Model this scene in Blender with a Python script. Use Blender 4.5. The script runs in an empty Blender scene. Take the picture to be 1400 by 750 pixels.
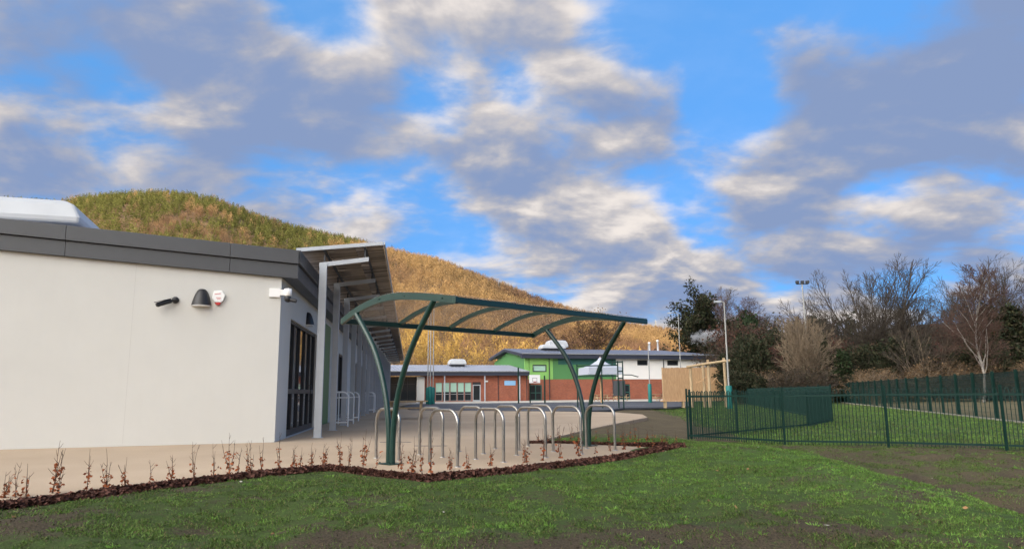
import bpy, bmesh, math, random
import numpy as np
from mathutils import Vector, Matrix, noise

random.seed(7)
rng = np.random.default_rng(11)
PI = math.pi
scene = bpy.context.scene
COL = scene.collection

# ------------------------------------------------------------------ camera calibration (focal length in px of a 1400 px wide frame)
F, CX, CY = 980., 700., 375.
PITCH, ROLL, EYE = math.atan(161/980.), 0.0075, 1.05

def ray(px, py):
    dx, dy = px-CX, CY-py
    c, s = math.cos(ROLL), math.sin(ROLL)
    x, y = c*dx+s*dy, -s*dx+c*dy
    cp, sp = math.cos(PITCH), math.sin(PITCH)
    return (x, F*cp-y*sp, F*sp+y*cp)
def G(px, py, z=0.):
    r = ray(px, py); t = (z-EYE)/r[2]
    return Vector((r[0]*t, r[1]*t, z))
def at(px, py, Y):
    r = ray(px, py); t = Y/r[1]
    return Vector((r[0]*t, Y, EYE+r[2]*t))
def W(px, py, P0, ang):
    a = math.radians(ang); ux, uy = math.cos(a), math.sin(a); nx, ny = -uy, ux
    r = ray(px, py); t = (P0[0]*nx+P0[1]*ny)/(r[0]*nx+r[1]*ny)
    x, y = r[0]*t, r[1]*t
    return ((x-P0[0])*ux+(y-P0[1])*uy, EYE+r[2]*t)

# ------------------------------------------------------------------ materials
def new_mat(name):
    m = bpy.data.materials.new(name); m.use_nodes = True
    return m, m.node_tree, m.node_tree.nodes['Principled BSDF']
def N(nt, typ, **kw):
    n = nt.nodes.new(typ)
    for k, v in kw.items():
        if k in n.inputs: n.inputs[k].default_value = v
        else: setattr(n, k, v)
    return n
def mat(name, col, rough=.6, metal=0., var=.12, scale=6., bump=0., bscale=40., spec=.5, dirt=0., coat=0.):
    """paint / metal / masonry: base colour with two scales of mottling, optional dirt streaks and bump"""
    m, nt, b = new_mat(name); L = nt.links.new
    tc = N(nt, 'ShaderNodeTexCoord')
    n1 = N(nt, 'ShaderNodeTexNoise', Scale=scale, Detail=6., Roughness=.6)
    L(tc.outputs['Object'], n1.inputs['Vector'])
    mr = N(nt, 'ShaderNodeMapRange'); mr.inputs['From Min'].default_value = .25; mr.inputs['From Max'].default_value = .75
    mr.inputs['To Min'].default_value = 1-var; mr.inputs['To Max'].default_value = 1+var
    L(n1.outputs['Fac'], mr.inputs['Value'])
    mul = N(nt, 'ShaderNodeMix', data_type='RGBA', blend_type='MULTIPLY'); mul.inputs['Factor'].default_value = 1
    mul.inputs['A'].default_value = (*col, 1); L(mr.outputs['Result'], mul.inputs['B'])
    out = mul.outputs['Result']
    if dirt:
        mp = N(nt, 'ShaderNodeMapping'); mp.inputs['Scale'].default_value = (3, 3, .35)
        L(tc.outputs['Object'], mp.inputs['Vector'])
        n2 = N(nt, 'ShaderNodeTexNoise', Scale=2.2, Detail=7.); L(mp.outputs['Vector'], n2.inputs['Vector'])
        r2 = N(nt, 'ShaderNodeMapRange'); r2.inputs['From Min'].default_value = .5; r2.inputs['From Max'].default_value = .8
        r2.inputs['To Max'].default_value = dirt; L(n2.outputs['Fac'], r2.inputs['Value'])
        mx = N(nt, 'ShaderNodeMix', data_type='RGBA'); L(r2.outputs['Result'], mx.inputs['Factor'])
        L(out, mx.inputs['A']); mx.inputs['B'].default_value = (col[0]*.45, col[1]*.43, col[2]*.38, 1); out = mx.outputs['Result']
    L(out, b.inputs['Base Color'])
    b.inputs['Metallic'].default_value = metal; b.inputs['Specular IOR Level'].default_value = spec
    rr = N(nt, 'ShaderNodeMapRange'); rr.inputs['To Min'].default_value = max(0, rough-.08); rr.inputs['To Max'].default_value = min(1, rough+.1)
    L(n1.outputs['Fac'], rr.inputs['Value']); L(rr.outputs['Result'], b.inputs['Roughness'])
    if bump:
        n3 = N(nt, 'ShaderNodeTexNoise', Scale=bscale, Detail=4.); L(tc.outputs['Object'], n3.inputs['Vector'])
        bp = N(nt, 'ShaderNodeBump', Strength=bump, Distance=.01); L(n3.outputs['Fac'], bp.inputs['Height'])
        L(bp.outputs['Normal'], b.inputs['Normal'])
    if coat: b.inputs['Coat Weight'].default_value = coat
    return m
def mat_attr(name, rough=.8, trans=0., var=.15, scale=2., spec=.2):
    """colour comes from the 'tint' attribute (each plant's own colour)"""
    m, nt, b = new_mat(name); L = nt.links.new
    a = N(nt, 'ShaderNodeAttribute', attribute_name='tint')
    L(a.outputs['Color'], b.inputs['Base Color'])
    b.inputs['Roughness'].default_value = rough; b.inputs['Specular IOR Level'].default_value = spec
    if trans:
        tr = N(nt, 'ShaderNodeBsdfTranslucent'); L(a.outputs['Color'], tr.inputs['Color'])
        ms = N(nt, 'ShaderNodeMixShader'); ms.inputs['Fac'].default_value = trans
        L(b.outputs['BSDF'], ms.inputs[1]); L(tr.outputs['BSDF'], ms.inputs[2])
        L(ms.outputs['Shader'], nt.nodes['Material Output'].inputs['Surface'])
    return m
def mat_brick(name, c1, c2, mortar, axis_xz=True):
    m, nt, b = new_mat(name); L = nt.links.new
    tc = N(nt, 'ShaderNodeTexCoord'); sp = N(nt, 'ShaderNodeSeparateXYZ'); cb = N(nt, 'ShaderNodeCombineXYZ')
    L(tc.outputs['Object'], sp.inputs[0])
    ad = N(nt, 'ShaderNodeMath', operation='ADD'); L(sp.outputs['X'], ad.inputs[0]); L(sp.outputs['Y'], ad.inputs[1])
    L(ad.outputs[0], cb.inputs['X']); L(sp.outputs['Z'], cb.inputs['Y'])
    br = N(nt, 'ShaderNodeTexBrick', Scale=1.); br.inputs['Color1'].default_value = (*c1, 1); br.inputs['Color2'].default_value = (*c2, 1)
    br.inputs['Mortar'].default_value = (*mortar, 1); br.inputs['Mortar Size'].default_value = .008
    br.inputs['Brick Width'].default_value = .225; br.inputs['Row Height'].default_value = .075
    L(cb.outputs[0], br.inputs['Vector'])
    n = N(nt, 'ShaderNodeTexNoise', Scale=.9, Detail=6.); L(tc.outputs['Object'], n.inputs['Vector'])
    mr = N(nt, 'ShaderNodeMapRange'); mr.inputs['To Min'].default_value = .7; mr.inputs['To Max'].default_value = 1.3; L(n.outputs['Fac'], mr.inputs['Value'])
    mul = N(nt, 'ShaderNodeMix', data_type='RGBA', blend_type='MULTIPLY'); mul.inputs['Factor'].default_value = 1
    L(br.outputs['Color'], mul.inputs['A']); L(mr.outputs['Result'], mul.inputs['B']); L(mul.outputs['Result'], b.inputs['Base Color'])
    b.inputs['Roughness'].default_value = .85
    return m
def mat_glass_dark(name, col=(.02, .025, .03), rough=.05):
    m, nt, b = new_mat(name)
    b.inputs['Base Color'].default_value = (*col, 1); b.inputs['Roughness'].default_value = rough
    b.inputs['Specular IOR Level'].default_value = .7
    return m
def mat_wood(name, c1, c2, scale=3.):
    m, nt, b = new_mat(name); L = nt.links.new
    tc = N(nt, 'ShaderNodeTexCoord'); mp = N(nt, 'ShaderNodeMapping'); mp.inputs['Scale'].default_value = (6, 6, .6)
    L(tc.outputs['Object'], mp.inputs['Vector'])
    n = N(nt, 'ShaderNodeTexNoise', Scale=scale, Detail=8., Distortion=.6); L(mp.outputs['Vector'], n.inputs['Vector'])
    cr = N(nt, 'ShaderNodeValToRGB'); cr.color_ramp.elements[0].position = .3; cr.color_ramp.elements[1].position = .7
    cr.color_ramp.elements[0].color = (*c1, 1); cr.color_ramp.elements[1].color = (*c2, 1)
    L(n.outputs['Fac'], cr.inputs['Fac']); L(cr.outputs['Color'], b.inputs['Base Color']); b.inputs['Roughness'].default_value = .8
    return m

M = {}
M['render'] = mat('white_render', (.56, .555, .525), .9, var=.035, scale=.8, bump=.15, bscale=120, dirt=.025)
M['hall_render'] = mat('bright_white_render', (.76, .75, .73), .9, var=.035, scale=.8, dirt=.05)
M['cowl'] = mat('grey_white_cowl', (.46, .475, .49), .4, var=.05, scale=2.)
M['joint'] = mat('sealant', (.45, .44, .42), .8)
M['white_paint'] = mat('white_paint', (.86, .87, .88), .45, var=.04)
M['fascia'] = mat('grey_aluminium', (.056, .060, .068), .42, var=.10, scale=1.5)
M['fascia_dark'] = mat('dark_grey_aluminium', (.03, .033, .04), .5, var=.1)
M['roof'] = mat('roof_sheet', (.27, .29, .35), .5, var=.15, scale=1.)
M['roof_far'] = mat('standing_seam_roof', (.12, .14, .20), .45, var=.15, scale=1.)
M['navy'] = mat('navy_fascia', (.028, .034, .055), .5, var=.08)
M['frame'] = mat('dark_frame', (.02, .022, .026), .45)
M['grey_frame'] = mat('grey_frame', (.25, .26, .27), .5)
M['glass'] = mat_glass_dark('window_glass')
M['col'] = mat('galvanised_grey', (.40, .43, .47), .5, var=.08, scale=3., metal=.0)
M['slat'] = mat_attr('weathered_slats', .85)
M['green_dk'] = mat('dark_green_gloss', (.004, .031, .025), .36, var=.12, scale=8, coat=.1)
M['green_fence'] = mat('fence_green', (.005, .026, .021), .55, var=.15, spec=.2)
M['steel'] = mat('brushed_steel', (.36, .35, .335), .33, metal=1., var=.15, scale=12)
M['black'] = mat('black_plastic', (.015, .015, .017), .45)
M['white_plastic'] = mat('white_plastic', (.8, .8, .79), .4, var=.03)
M['brick'] = mat_brick('red_brick', (.34, .085, .036), (.25, .055, .026), (.25, .17, .13))
M['lime'] = mat('lime_panel', (.22, .47, .12), .5, var=.04)
M['green_panel'] = mat('green_panel', (.075, .22, .075), .5, var=.05)
M['teal_panel'] = mat('teal_panel', (.02, .10, .085), .5, var=.05)
M['olive_panel'] = mat('olive_green_panel', (.13, .21, .075), .6, var=.08)
M['teal_pad'] = mat('teal_padding', (.0, .13, .12), .6, var=.1)
M['pole'] = mat('grey_pole', (.29, .29, .28), .5, var=.1)
M['wood'] = mat_wood('pale_timber', (.42, .24, .12), (.62, .40, .22))
M['wood_grey'] = mat_wood('weathered_timber', (.30, .21, .12), (.48, .36, .22))
M['bark'] = mat('bark', (.075, .058, .045), .95, var=.35, scale=3., bump=.4, bscale=8)
M['birch_bark'] = mat('birch_bark', (.27, .245, .22), .8, var=.35, scale=5.)
M['twig'] = mat('twig', (.062, .049, .036), .95, var=.3, scale=1.2)
M['twig_red'] = mat('reddish_twig', (.085, .048, .036), .95, var=.3, scale=1.2)
M['twig_pale'] = mat('pale_twig', (.20, .15, .10), .95, var=.3, scale=1.2)
M['leaf'] = mat_attr('foliage', .75, trans=.25)
M['hilltree'] = mat_attr('hill_foliage', .9, trans=.42)
M['mulchchip'] = mat_attr('bark_chip', .95)
M['blade'] = mat_attr('grass_blade', .6, trans=.3, spec=.25)
M['concrete'] = mat('pale_concrete', (.42, .39, .34), .9, var=.12, scale=1.5, bump=.2)
M['red'] = mat('red_plastic', (.5, .03, .03), .4)
M['blue_sign'] = mat('pale_blue_sign', (.25, .48, .75), .5, var=.05)
M['sail'] = mat('white_sail', (.40, .43, .50), .7, var=.04)
M['blind'] = mat('pale_green_blind', (.36, .56, .46), .8, var=.06, scale=2.)
M['red_roof'] = mat('red_clad_wall', (.15, .05, .045), .8, var=.2)

# ------------------------------------------------------------------ mesh builders
class MB:
    def __init__(s): s.v = []; s.f = []; s.sm = []
    def add(s, verts, faces, smooth=False):
        o = len(s.v); s.v += [tuple(p) for p in verts]
        s.f += [tuple(i+o for i in f) for f in faces]; s.sm += [smooth]*len(faces); return s
    def hexa(s, p):  # 8 points: bottom ring 0-3, top ring 4-7
        return s.add(p, [(3, 2, 1, 0), (4, 5, 6, 7), (0, 1, 5, 4), (1, 2, 6, 5), (2, 3, 7, 6), (3, 0, 4, 7)])
    def box(s, x0, x1, y0, y1, z0, z1):
        return s.hexa([(x0, y0, z0), (x1, y0, z0), (x1, y1, z0), (x0, y1, z0), (x0, y0, z1), (x1, y0, z1), (x1, y1, z1), (x0, y1, z1)])
    def bar(s, a, b, w, h, up=(0, 0, 1)):
        a, b = Vector(a), Vector(b); d = (b-a).normalized(); up = Vector(up)
        if abs(d.dot(up)) > .98: up = Vector((1, 0, 0))
        sd = d.cross(up).normalized()*w/2; u = sd.cross(d).normalized()*h/2
        return s.hexa([a-sd-u, a+sd-u, b+sd-u, b-sd-u, a-sd+u, a+sd+u, b+sd+u, b-sd+u])
    def prism(s, poly, z0, z1):
        n = len(poly); pts = [(p[0], p[1], z0) for p in poly]+[(p[0], p[1], z1) for p in poly]
        return s.add(pts, [tuple(range(n-1, -1, -1)), tuple(range(n, 2*n))]+[(i, (i+1) % n, n+(i+1) % n, n+i) for i in range(n)])
    def xprism(s, prof, y0, y1):  # prof in (x,z), extruded along y
        n = len(prof); pts = [(p[0], y0, p[1]) for p in prof]+[(p[0], y1, p[1]) for p in prof]
        return s.add(pts, [tuple(range(n)), tuple(range(2*n-1, n-1, -1))]+[((i+1) % n, i, n+i, n+(i+1) % n) for i in range(n)])
    def tube(s, path, r, n=10, flat=1.0, cap=True, twist=0):
        path = [Vector(p) for p in path]; k = len(path)
        rs = r if isinstance(r, (list, tuple)) else [r]*k
        up = None; pts = []
        for i, p in enumerate(path):
            d = (path[min(i+1, k-1)]-path[max(i-1, 0)]).normalized()
            if up is None:
                up = Vector((0, 0, 1)) if abs(d.z) < .9 else Vector((1, 0, 0))
            a = (up-d*up.dot(d)).normalized(); b = d.cross(a); up = a
            for j in range(n):
                t = 2*PI*j/n+twist; pts.append(p+a*math.cos(t)*rs[i]+b*math.sin(t)*rs[i]*flat)
        fs = [(i*n+j, i*n+(j+1) % n, (i+1)*n+(j+1) % n, (i+1)*n+j) for i in range(k-1) for j in range(n)]
        s.add(pts, fs, n > 5)
        if cap: s.add(pts[:n], [tuple(range(n-1, -1, -1))]); s.add(pts[-n:], [tuple(range(n))])
        return s
    def lathe(s, c, prof, n=20, axis='z'):
        pts = []
        for r, h in prof:
            for j in range(n):
                t = 2*PI*j/n; x, y = r*math.cos(t), r*math.sin(t)
                q = (x, y, h) if axis == 'z' else ((x, h, y) if axis == 'y' else (h, x, y))
                pts.append((c[0]+q[0], c[1]+q[1], c[2]+q[2]))
        k = len(prof)
        s.add(pts, [(i*n+j, i*n+(j+1) % n, (i+1)*n+(j+1) % n, (i+1)*n+j) for i in range(k-1) for j in range(n)], True)
        s.add(pts[:n], [tuple(range(n-1, -1, -1))]); s.add(pts[-n:], [tuple(range(n))]); return s
    def build(s, name, m, parent=None, bevel=0.):
        me = bpy.data.meshes.new(name); me.from_pydata(s.v, [], s.f)
        me.polygons.foreach_set('use_smooth', s.sm); me.update()
        bm = bmesh.new(); bm.from_mesh(me); bmesh.ops.recalc_face_normals(bm, faces=bm.faces); bm.to_mesh(me); bm.free()
        me.materials.append(m)
        o = bpy.data.objects.new(name, me); COL.objects.link(o)
        if parent: o.parent = parent
        if bevel:
            bv = o.modifiers.new('bevel', 'BEVEL'); bv.width = bevel; bv.segments = 2; bv.limit_method = 'ANGLE'
        return o

def np_mesh(name, verts, faces, m, parent=None, tint=None, smooth=False):
    """numpy arrays -> one mesh; faces (n,3) or (n,4); tint per vertex (n,3)"""
    verts = np.asarray(verts, np.float32); faces = np.asarray(faces, np.int32); k = faces.shape[1]
    me = bpy.data.meshes.new(name)
    me.vertices.add(len(verts)); me.vertices.foreach_set('co', verts.ravel())
    me.loops.add(faces.size); me.loops.foreach_set('vertex_index', faces.ravel())
    me.polygons.add(len(faces)); me.polygons.foreach_set('loop_start', np.arange(len(faces), dtype=np.int32)*k)
    me.polygons.foreach_set('loop_total', np.full(len(faces), k, np.int32))
    if smooth: me.polygons.foreach_set('use_smooth', np.ones(len(faces), bool))
    if tint is not None:
        ca = me.color_attributes.new('tint', 'FLOAT_COLOR', 'POINT')
        ca.data.foreach_set('color', np.c_[np.asarray(tint, np.float32), np.ones(len(verts), np.float32)].ravel())
    me.update(); me.validate()
    if m: me.materials.append(m)
    o = bpy.data.objects.new(name, me); COL.objects.link(o)
    if parent: o.parent = parent
    return o

def tag(o, label=None, cat=None, group=None, kind=None):
    if label: o['label'] = label
    if cat: o['category'] = cat
    if group: o['group'] = group
    if kind: o['kind'] = kind
    return o
def thing(name, label, cat, loc=(0, 0, 0), rz=0., group=None):
    o = bpy.data.objects.new(name, None); COL.objects.link(o); o.empty_display_size = .2
    o.location = loc; o.rotation_euler = (0, 0, rz)
    return tag(o, label, cat, group)
def children(o): return [c for c in bpy.data.objects if c.parent == o]
def copy_tree(o, parent=None):
    c = o.copy(); COL.objects.link(c)
    if parent: c.parent = parent
    for ch in list(o.children): copy_tree(ch, c)
    return c
def structure(o): o['kind'] = 'structure'; return o
ORD = ('first second third fourth fifth sixth seventh eighth ninth tenth eleventh twelfth thirteenth fourteenth fifteenth sixteenth seventeenth eighteenth nineteenth twentieth').split()
def ordw(i):  # 0-based
    return ORD[i] if i < 20 else ('twenty ', 'thirty ', 'forty ', 'fifty ')[(i+1)//10-2].strip()+'-'+ORD[(i+1) % 10-1] if (i+1) % 10 else ('thirtieth', 'fortieth', 'fiftieth')[(i+1)//10-3]
def sstep(a, b, x):
    t = np.clip((np.asarray(x, float)-a)/(b-a), 0, 1); return t*t*(3-2*t)
def vnoise(x, y, seed=0):
    """smooth value noise on arrays, 0..1"""
    x = np.asarray(x, float); y = np.asarray(y, float)
    xi, yi = np.floor(x).astype(np.int64), np.floor(y).astype(np.int64); xf, yf = x-xi, y-yi
    def h(a, b):
        n = (a*374761393+b*668265263+seed*974711) & 0x7fffffff
        n = ((n ^ (n >> 13))*1274126177) & 0x7fffffff
        return ((n ^ (n >> 16)) & 0xffff)/65535.
    u, v = xf*xf*(3-2*xf), yf*yf*(3-2*yf)
    return (h(xi, yi)*(1-u)+h(xi+1, yi)*u)*(1-v)+(h(xi, yi+1)*(1-u)+h(xi+1, yi+1)*u)*v
def fbm(x, y, oct=4, seed=0):
    t = 0; a = .5; s = 0
    for i in range(oct): t = t+a*vnoise(x*2**i, y*2**i, seed+i); s += a; a *= .55
    return t/s
# ================================================================== the ground
MX = [-30, -9.0, -5.02, -4.27, -3.27, -2.68, -2.02, -1.13, -.02, 1.10, 3.01, 4.5, 6.2, 40]
MY = [-29, 1.5, 7.28, 8.61, 10.09, 10.73, 10.10, 9.35, 10.24, 11.33, 13.26, 15.0, 15.9, 15.9]
BED2 = [(.31, 15.24), (.89, 15.28), (1.46, 14.90), (2.13, 14.43), (2.86, 13.80)]
EDGE = [(.31, 15.24), (.55, 16.2), (1.01, 17.37), (2.32, 21.38), (3.75, 25.26), (5.52, 30.04), (6.0, 33.9), (5.26, 37.85), (2.5, 40.2), (-.06, 41.62), (-6.56, 46.23)]
def front(x): return np.interp(x, MX, MY)
def edge_x(y): return np.interp(y, [p[1] for p in EDGE[1:7]], [p[0] for p in EDGE[1:7]])
def gz(x, y):
    x = np.asarray(x, float); y = np.asarray(y, float)
    d = np.maximum((front(x)-y)*.62, 0)
    z = -.035-.44*sstep(0, 8.5, d)
    rough = (fbm(x*.9, y*.9, 4, 3)-.5)*.16*np.clip(d*.6, 0, 1)*sstep(40, 20, np.abs(y))
    wob = (fbm(x*.45, y*.45, 4, 21)-.5)*2.6
    drop = sstep(4.6, 5.75, x+wob*.6+.10*(y-11))
    z = z+.17*np.exp(-((x+.10*(y-11)-4.0)/1.5)**2)*sstep(15.5, 12, y)*sstep(2., 5, y)
    z = z*(1-drop)+(-.12-.46*sstep(14.5, 7, y))*drop
    lump = (fbm(x*2.3, y*2.3, 3, 9)-.5)*.075*sstep(30, 18, y)*np.clip(d*.8+drop, 0, 1)*sstep(60, 30, np.abs(x))
    behind = sstep(15.5, 17, y)*sstep(.5, 3.5, x-edge_x(np.clip(y, 16, 34)))*(-.05)
    far = sstep(60, 120, np.hypot(x, y))
    return (z+rough+lump+behind)*(1-far)+far*-.06
def lawn(x, y):
    """0 bare soil .. 1 grass, and how lush / how straw-dry it is"""
    x = np.asarray(x, float); y = np.asarray(y, float)
    n1 = fbm(x*.55, y*.55, 4, 31); n2 = fbm(x*2.1, y*2.1, 4, 47); n3 = fbm(x*.16, y*.16, 3, 77)
    n = .5*n1+.5*n2
    g = .76+(n-.5)*2.5
    g -= sstep(7.3, 5.0, y+(n1-.5)*2.2)*(.60-.24*sstep(.5, 3, x))                          # trodden soil close to the camera
    g += .16*sstep(-1, 3, x)*sstep(8, 10, y)
    drop = sstep(4.7, 5.9, x+.10*(y-11)+(n1-.5))
    trod = drop*sstep(17.5, 15.2, y)*(.52+(n1-.5)*1.0-.22*sstep(8.0, 11., x+(n1-.5)*3))+.14*sstep(.60, .42, n1)*sstep(2, 3.5, x)*sstep(10.5, 8.5, y)   # muddy track past the railings
    g = np.maximum(g-trod, .08+.28*n2)
    mud = sstep(17.2, 18.2, y+(n1-.5)*2.)*sstep(6.2, 5.2, x-.12*(y-16)+(n1-.5)*2)
    g = g*(1-mud)+(.10+(n2-.5)*.5)*mud
    field = sstep(16, 17.2, y)*sstep(5.0, 6.6, x-.12*(y-16))
    g = g*(1-field)+(.92+(n2-.6)*1.2)*field
    straw = sstep(-.3, .5, x-(19.4+.3045*(y-29.5)))*sstep(15, 20, y)
    straw = np.maximum(straw, np.maximum(mud*(.30+.5*(n2-.5)), trod*.30*(n2 > .3)))
    lush = .45+.22*field*(straw < .5)+.22*sstep(-.5, 2.5, x)*sstep(7, 9, y)*(1-drop)+.30*sstep(2.8, 4.2, x)*(1-drop)+(n3-.5)*.5-.12*sstep(-1, -4, x)
    return np.clip(g, 0, 1), np.clip(lush, 0, 1), straw
def axis(dense, far):
    out = list(dense)
    st = dense[1]-dense[0]; v = dense[-1]; s = st
    while v < far: s *= 1.22; v += s; out.append(v)
    v = dense[0]; s = st
    while v > -far: s *= 1.22; v -= s; out.insert(0, v)
    return np.array(out)
gx = axis(np.arange(-9, 13, .11), 2200.); gy = axis(np.arange(1.5, 21, .11), 2200.)
X, Y = np.meshgrid(gx, gy); Z = gz(X, Y)
nx, ny = len(gx), len(gy); idx = np.arange(nx*ny).reshape(ny, nx)
quads = np.c_[idx[:-1, :-1].ravel(), idx[:-1, 1:].ravel(), idx[1:, 1:].ravel(), idx[1:, :-1].ravel()]
g_, l_, s_ = lawn(X.ravel(), Y.ravel())

m, nt, b = new_mat('turf_and_soil'); L = nt.links.new
at_ = N(nt, 'ShaderNodeAttribute', attribute_name='tint'); sp = N(nt, 'ShaderNodeSeparateColor'); L(at_.outputs['Color'], sp.inputs[0])
tc = N(nt, 'ShaderNodeTexCoord')
nf = N(nt, 'ShaderNodeTexNoise', Scale=14., Detail=8., Roughness=.7); L(tc.outputs['Object'], nf.inputs['Vector'])
nb = N(nt, 'ShaderNodeTexNoise', Scale=60., Detail=4., Roughness=.7); L(tc.outputs['Object'], nb.inputs['Vector'])
ad = N(nt, 'ShaderNodeMath', operation='ADD'); L(sp.outputs[0], ad.inputs[0])
sb = N(nt, 'ShaderNodeMapRange'); sb.inputs['To Min'].default_value = -.55; sb.inputs['To Max'].default_value = .55; L(nf.outputs['Fac'], sb.inputs['Value']); L(sb.outputs[0], ad.inputs[1])
st = N(nt, 'ShaderNodeMapRange'); st.inputs['From Min'].default_value = .38; st.inputs['From Max'].default_value = .68; L(ad.outputs[0], st.inputs['Value'])
soil = N(nt, 'ShaderNodeValToRGB'); soil.color_ramp.elements[0].color = (.016, .013, .008, 1); soil.color_ramp.elements[1].color = (.115, .090, .058, 1)
soil.color_ramp.elements[0].position = .3; soil.color_ramp.elements[1].position = .72
L(nb.outputs['Fac'], soil.inputs['Fac'])
gr1 = N(nt, 'ShaderNodeMix', data_type='RGBA'); gr1.inputs['A'].default_value = (.038, .042, .017, 1); gr1.inputs['B'].default_value = (.058, .105, .022, 1)  # turf darkened so its colour holds the shade between the blades
nm = N(nt, 'ShaderNodeTexNoise', Scale=7., Detail=5., Roughness=.65); L(tc.outputs['Object'], nm.inputs['Vector'])
lm = N(nt, 'ShaderNodeMath', operation='MULTIPLY_ADD'); L(nm.outputs['Fac'], lm.inputs[0]); lm.inputs[1].default_value = 1.6; L(sp.outputs[1], lm.inputs[2])
l2 = N(nt, 'ShaderNodeMath', operation='SUBTRACT'); l2.use_clamp = True; L(lm.outputs[0], l2.inputs[0]); l2.inputs[1].default_value = .8; L(l2.outputs[0], gr1.inputs['Factor'])
gr2 = N(nt, 'ShaderNodeMix', data_type='RGBA', blend_type='MULTIPLY'); gr2.inputs['Factor'].default_value = 1
vr = N(nt, 'ShaderNodeMapRange'); vr.inputs['To Min'].default_value = .35; vr.inputs['To Max'].default_value = 1.6; L(nb.outputs['Fac'], vr.inputs['Value'])
L(gr1.outputs['Result'], gr2.inputs['A']); L(vr.outputs[0], gr2.inputs['B'])
mxs = N(nt, 'ShaderNodeMix', data_type='RGBA'); L(st.outputs[0], mxs.inputs['Factor']); L(soil.outputs['Color'], mxs.inputs['A']); L(gr2.outputs['Result'], mxs.inputs['B'])
mxw = N(nt, 'ShaderNodeMix', data_type='RGBA'); L(sp.outputs[2], mxw.inputs['Factor']); L(mxs.outputs['Result'], mxw.inputs['A']); mxw.inputs['B'].default_value = (.17, .135, .075, 1)
L(mxw.outputs['Result'], b.inputs['Base Color']); b.inputs['Roughness'].default_value = .95; b.inputs['Specular IOR Level'].default_value = .15
bp = N(nt, 'ShaderNodeBump', Strength=.9, Distance=.03); L(nf.outputs['Fac'], bp.inputs['Height'])
bp2 = N(nt, 'ShaderNodeBump', Strength=.8, Distance=.012); L(nb.outputs['Fac'], bp2.inputs['Height']); L(bp.outputs['Normal'], bp2.inputs['Normal']); L(bp2.outputs['Normal'], b.inputs['Normal'])
M['turf'] = m
structure(np_mesh('ground', np.c_[X.ravel(), Y.ravel(), Z.ravel()], quads, m, tint=np.c_[g_, l_, s_], smooth=True))

# paving of buff resin-bound gravel, playground asphalt, concrete path
m, nt, b = new_mat('buff_paving'); L = nt.links.new
tc = N(nt, 'ShaderNodeTexCoord')
n1 = N(nt, 'ShaderNodeTexNoise', Scale=.35, Detail=6.); n2 = N(nt, 'ShaderNodeTexNoise', Scale=90., Detail=3.)
L(tc.outputs['Object'], n1.inputs['Vector']); L(tc.outputs['Object'], n2.inputs['Vector'])
r1 = N(nt, 'ShaderNodeValToRGB'); r1.color_ramp.elements[0].position = .3; r1.color_ramp.elements[1].position = .7
r1.color_ramp.elements[0].color = (.335, .255, .178, 1); r1.color_ramp.elements[1].color = (.42, .325, .232, 1); L(n1.outputs['Fac'], r1.inputs['Fac'])
r2 = N(nt, 'ShaderNodeMapRange'); r2.inputs['To Min'].default_value = .55; r2.inputs['To Max'].default_value = 1.45; L(n2.outputs['Fac'], r2.inputs['Value'])
mu = N(nt, 'ShaderNodeMix', data_type='RGBA', blend_type='MULTIPLY'); mu.inputs['Factor'].default_value = 1; L(r1.outputs['Color'], mu.inputs['A']); L(r2.outputs[0], mu.inputs['B'])
L(mu.outputs['Result'], b.inputs['Base Color']); b.inputs['Roughness'].default_value = .85; b.inputs['Specular IOR Level'].default_value = .3
bp = N(nt, 'ShaderNodeBump', Strength=.35, Distance=.004); L(n2.outputs['Fac'], bp.inputs['Height']); L(bp.outputs['Normal'], b.inputs['Normal'])
M['paving'] = m
M['asphalt'] = mat('asphalt', (.055, .058, .068), .8, var=.2, scale=.5, bump=.3, bscale=80)
pav = [(x, y) for x, y in zip(MX[1:11], MY[1:11])]+BED2[::-1]+EDGE[1:]+[(-9.5, 60), (-10.4, 80), (-10.6, 86.4), (-20, 86.4), (-20, 60), (-14, 20), (-22, 12), (-22, -8)]
structure(MB().prism(pav, -.12, 0).build('patio', M['paving']))
asp = [(-6.5, 46.5), (-.06, 41.95), (3.2, 40.6), (5.6, 42.5), (7.2, 47.3), (10.7, 49.2), (12.6, 52), (16, 66), (19, 80), (12, 77.5), (-9.4, 71), (-9.0, 60)]
structure(MB().prism(asp, -.10, .006).build('playground', M['asphalt']))
structure(MB().prism([(-9.6, 71.03), (12, 77.6), (19, 80.1), (24, 84), (24, 101.5), (-11, 89), (-10.9, 72)], -.10, .012).build('path', M['concrete']))
# worn white court lines on the asphalt
ln = MB()
for a, b_ in (((-4, 52), (10, 55.5)), ((-5.5, 64), (11.5, 68.3))):
    a, b_ = Vector((*a, .011)), Vector((*b_, .011)); sd = Vector((0, .06, 0)); ln.add([a-sd, b_-sd, b_+sd, a+sd], [(0, 1, 2, 3)])
structure(ln.build('playground_marking', M['white_paint']))

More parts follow.
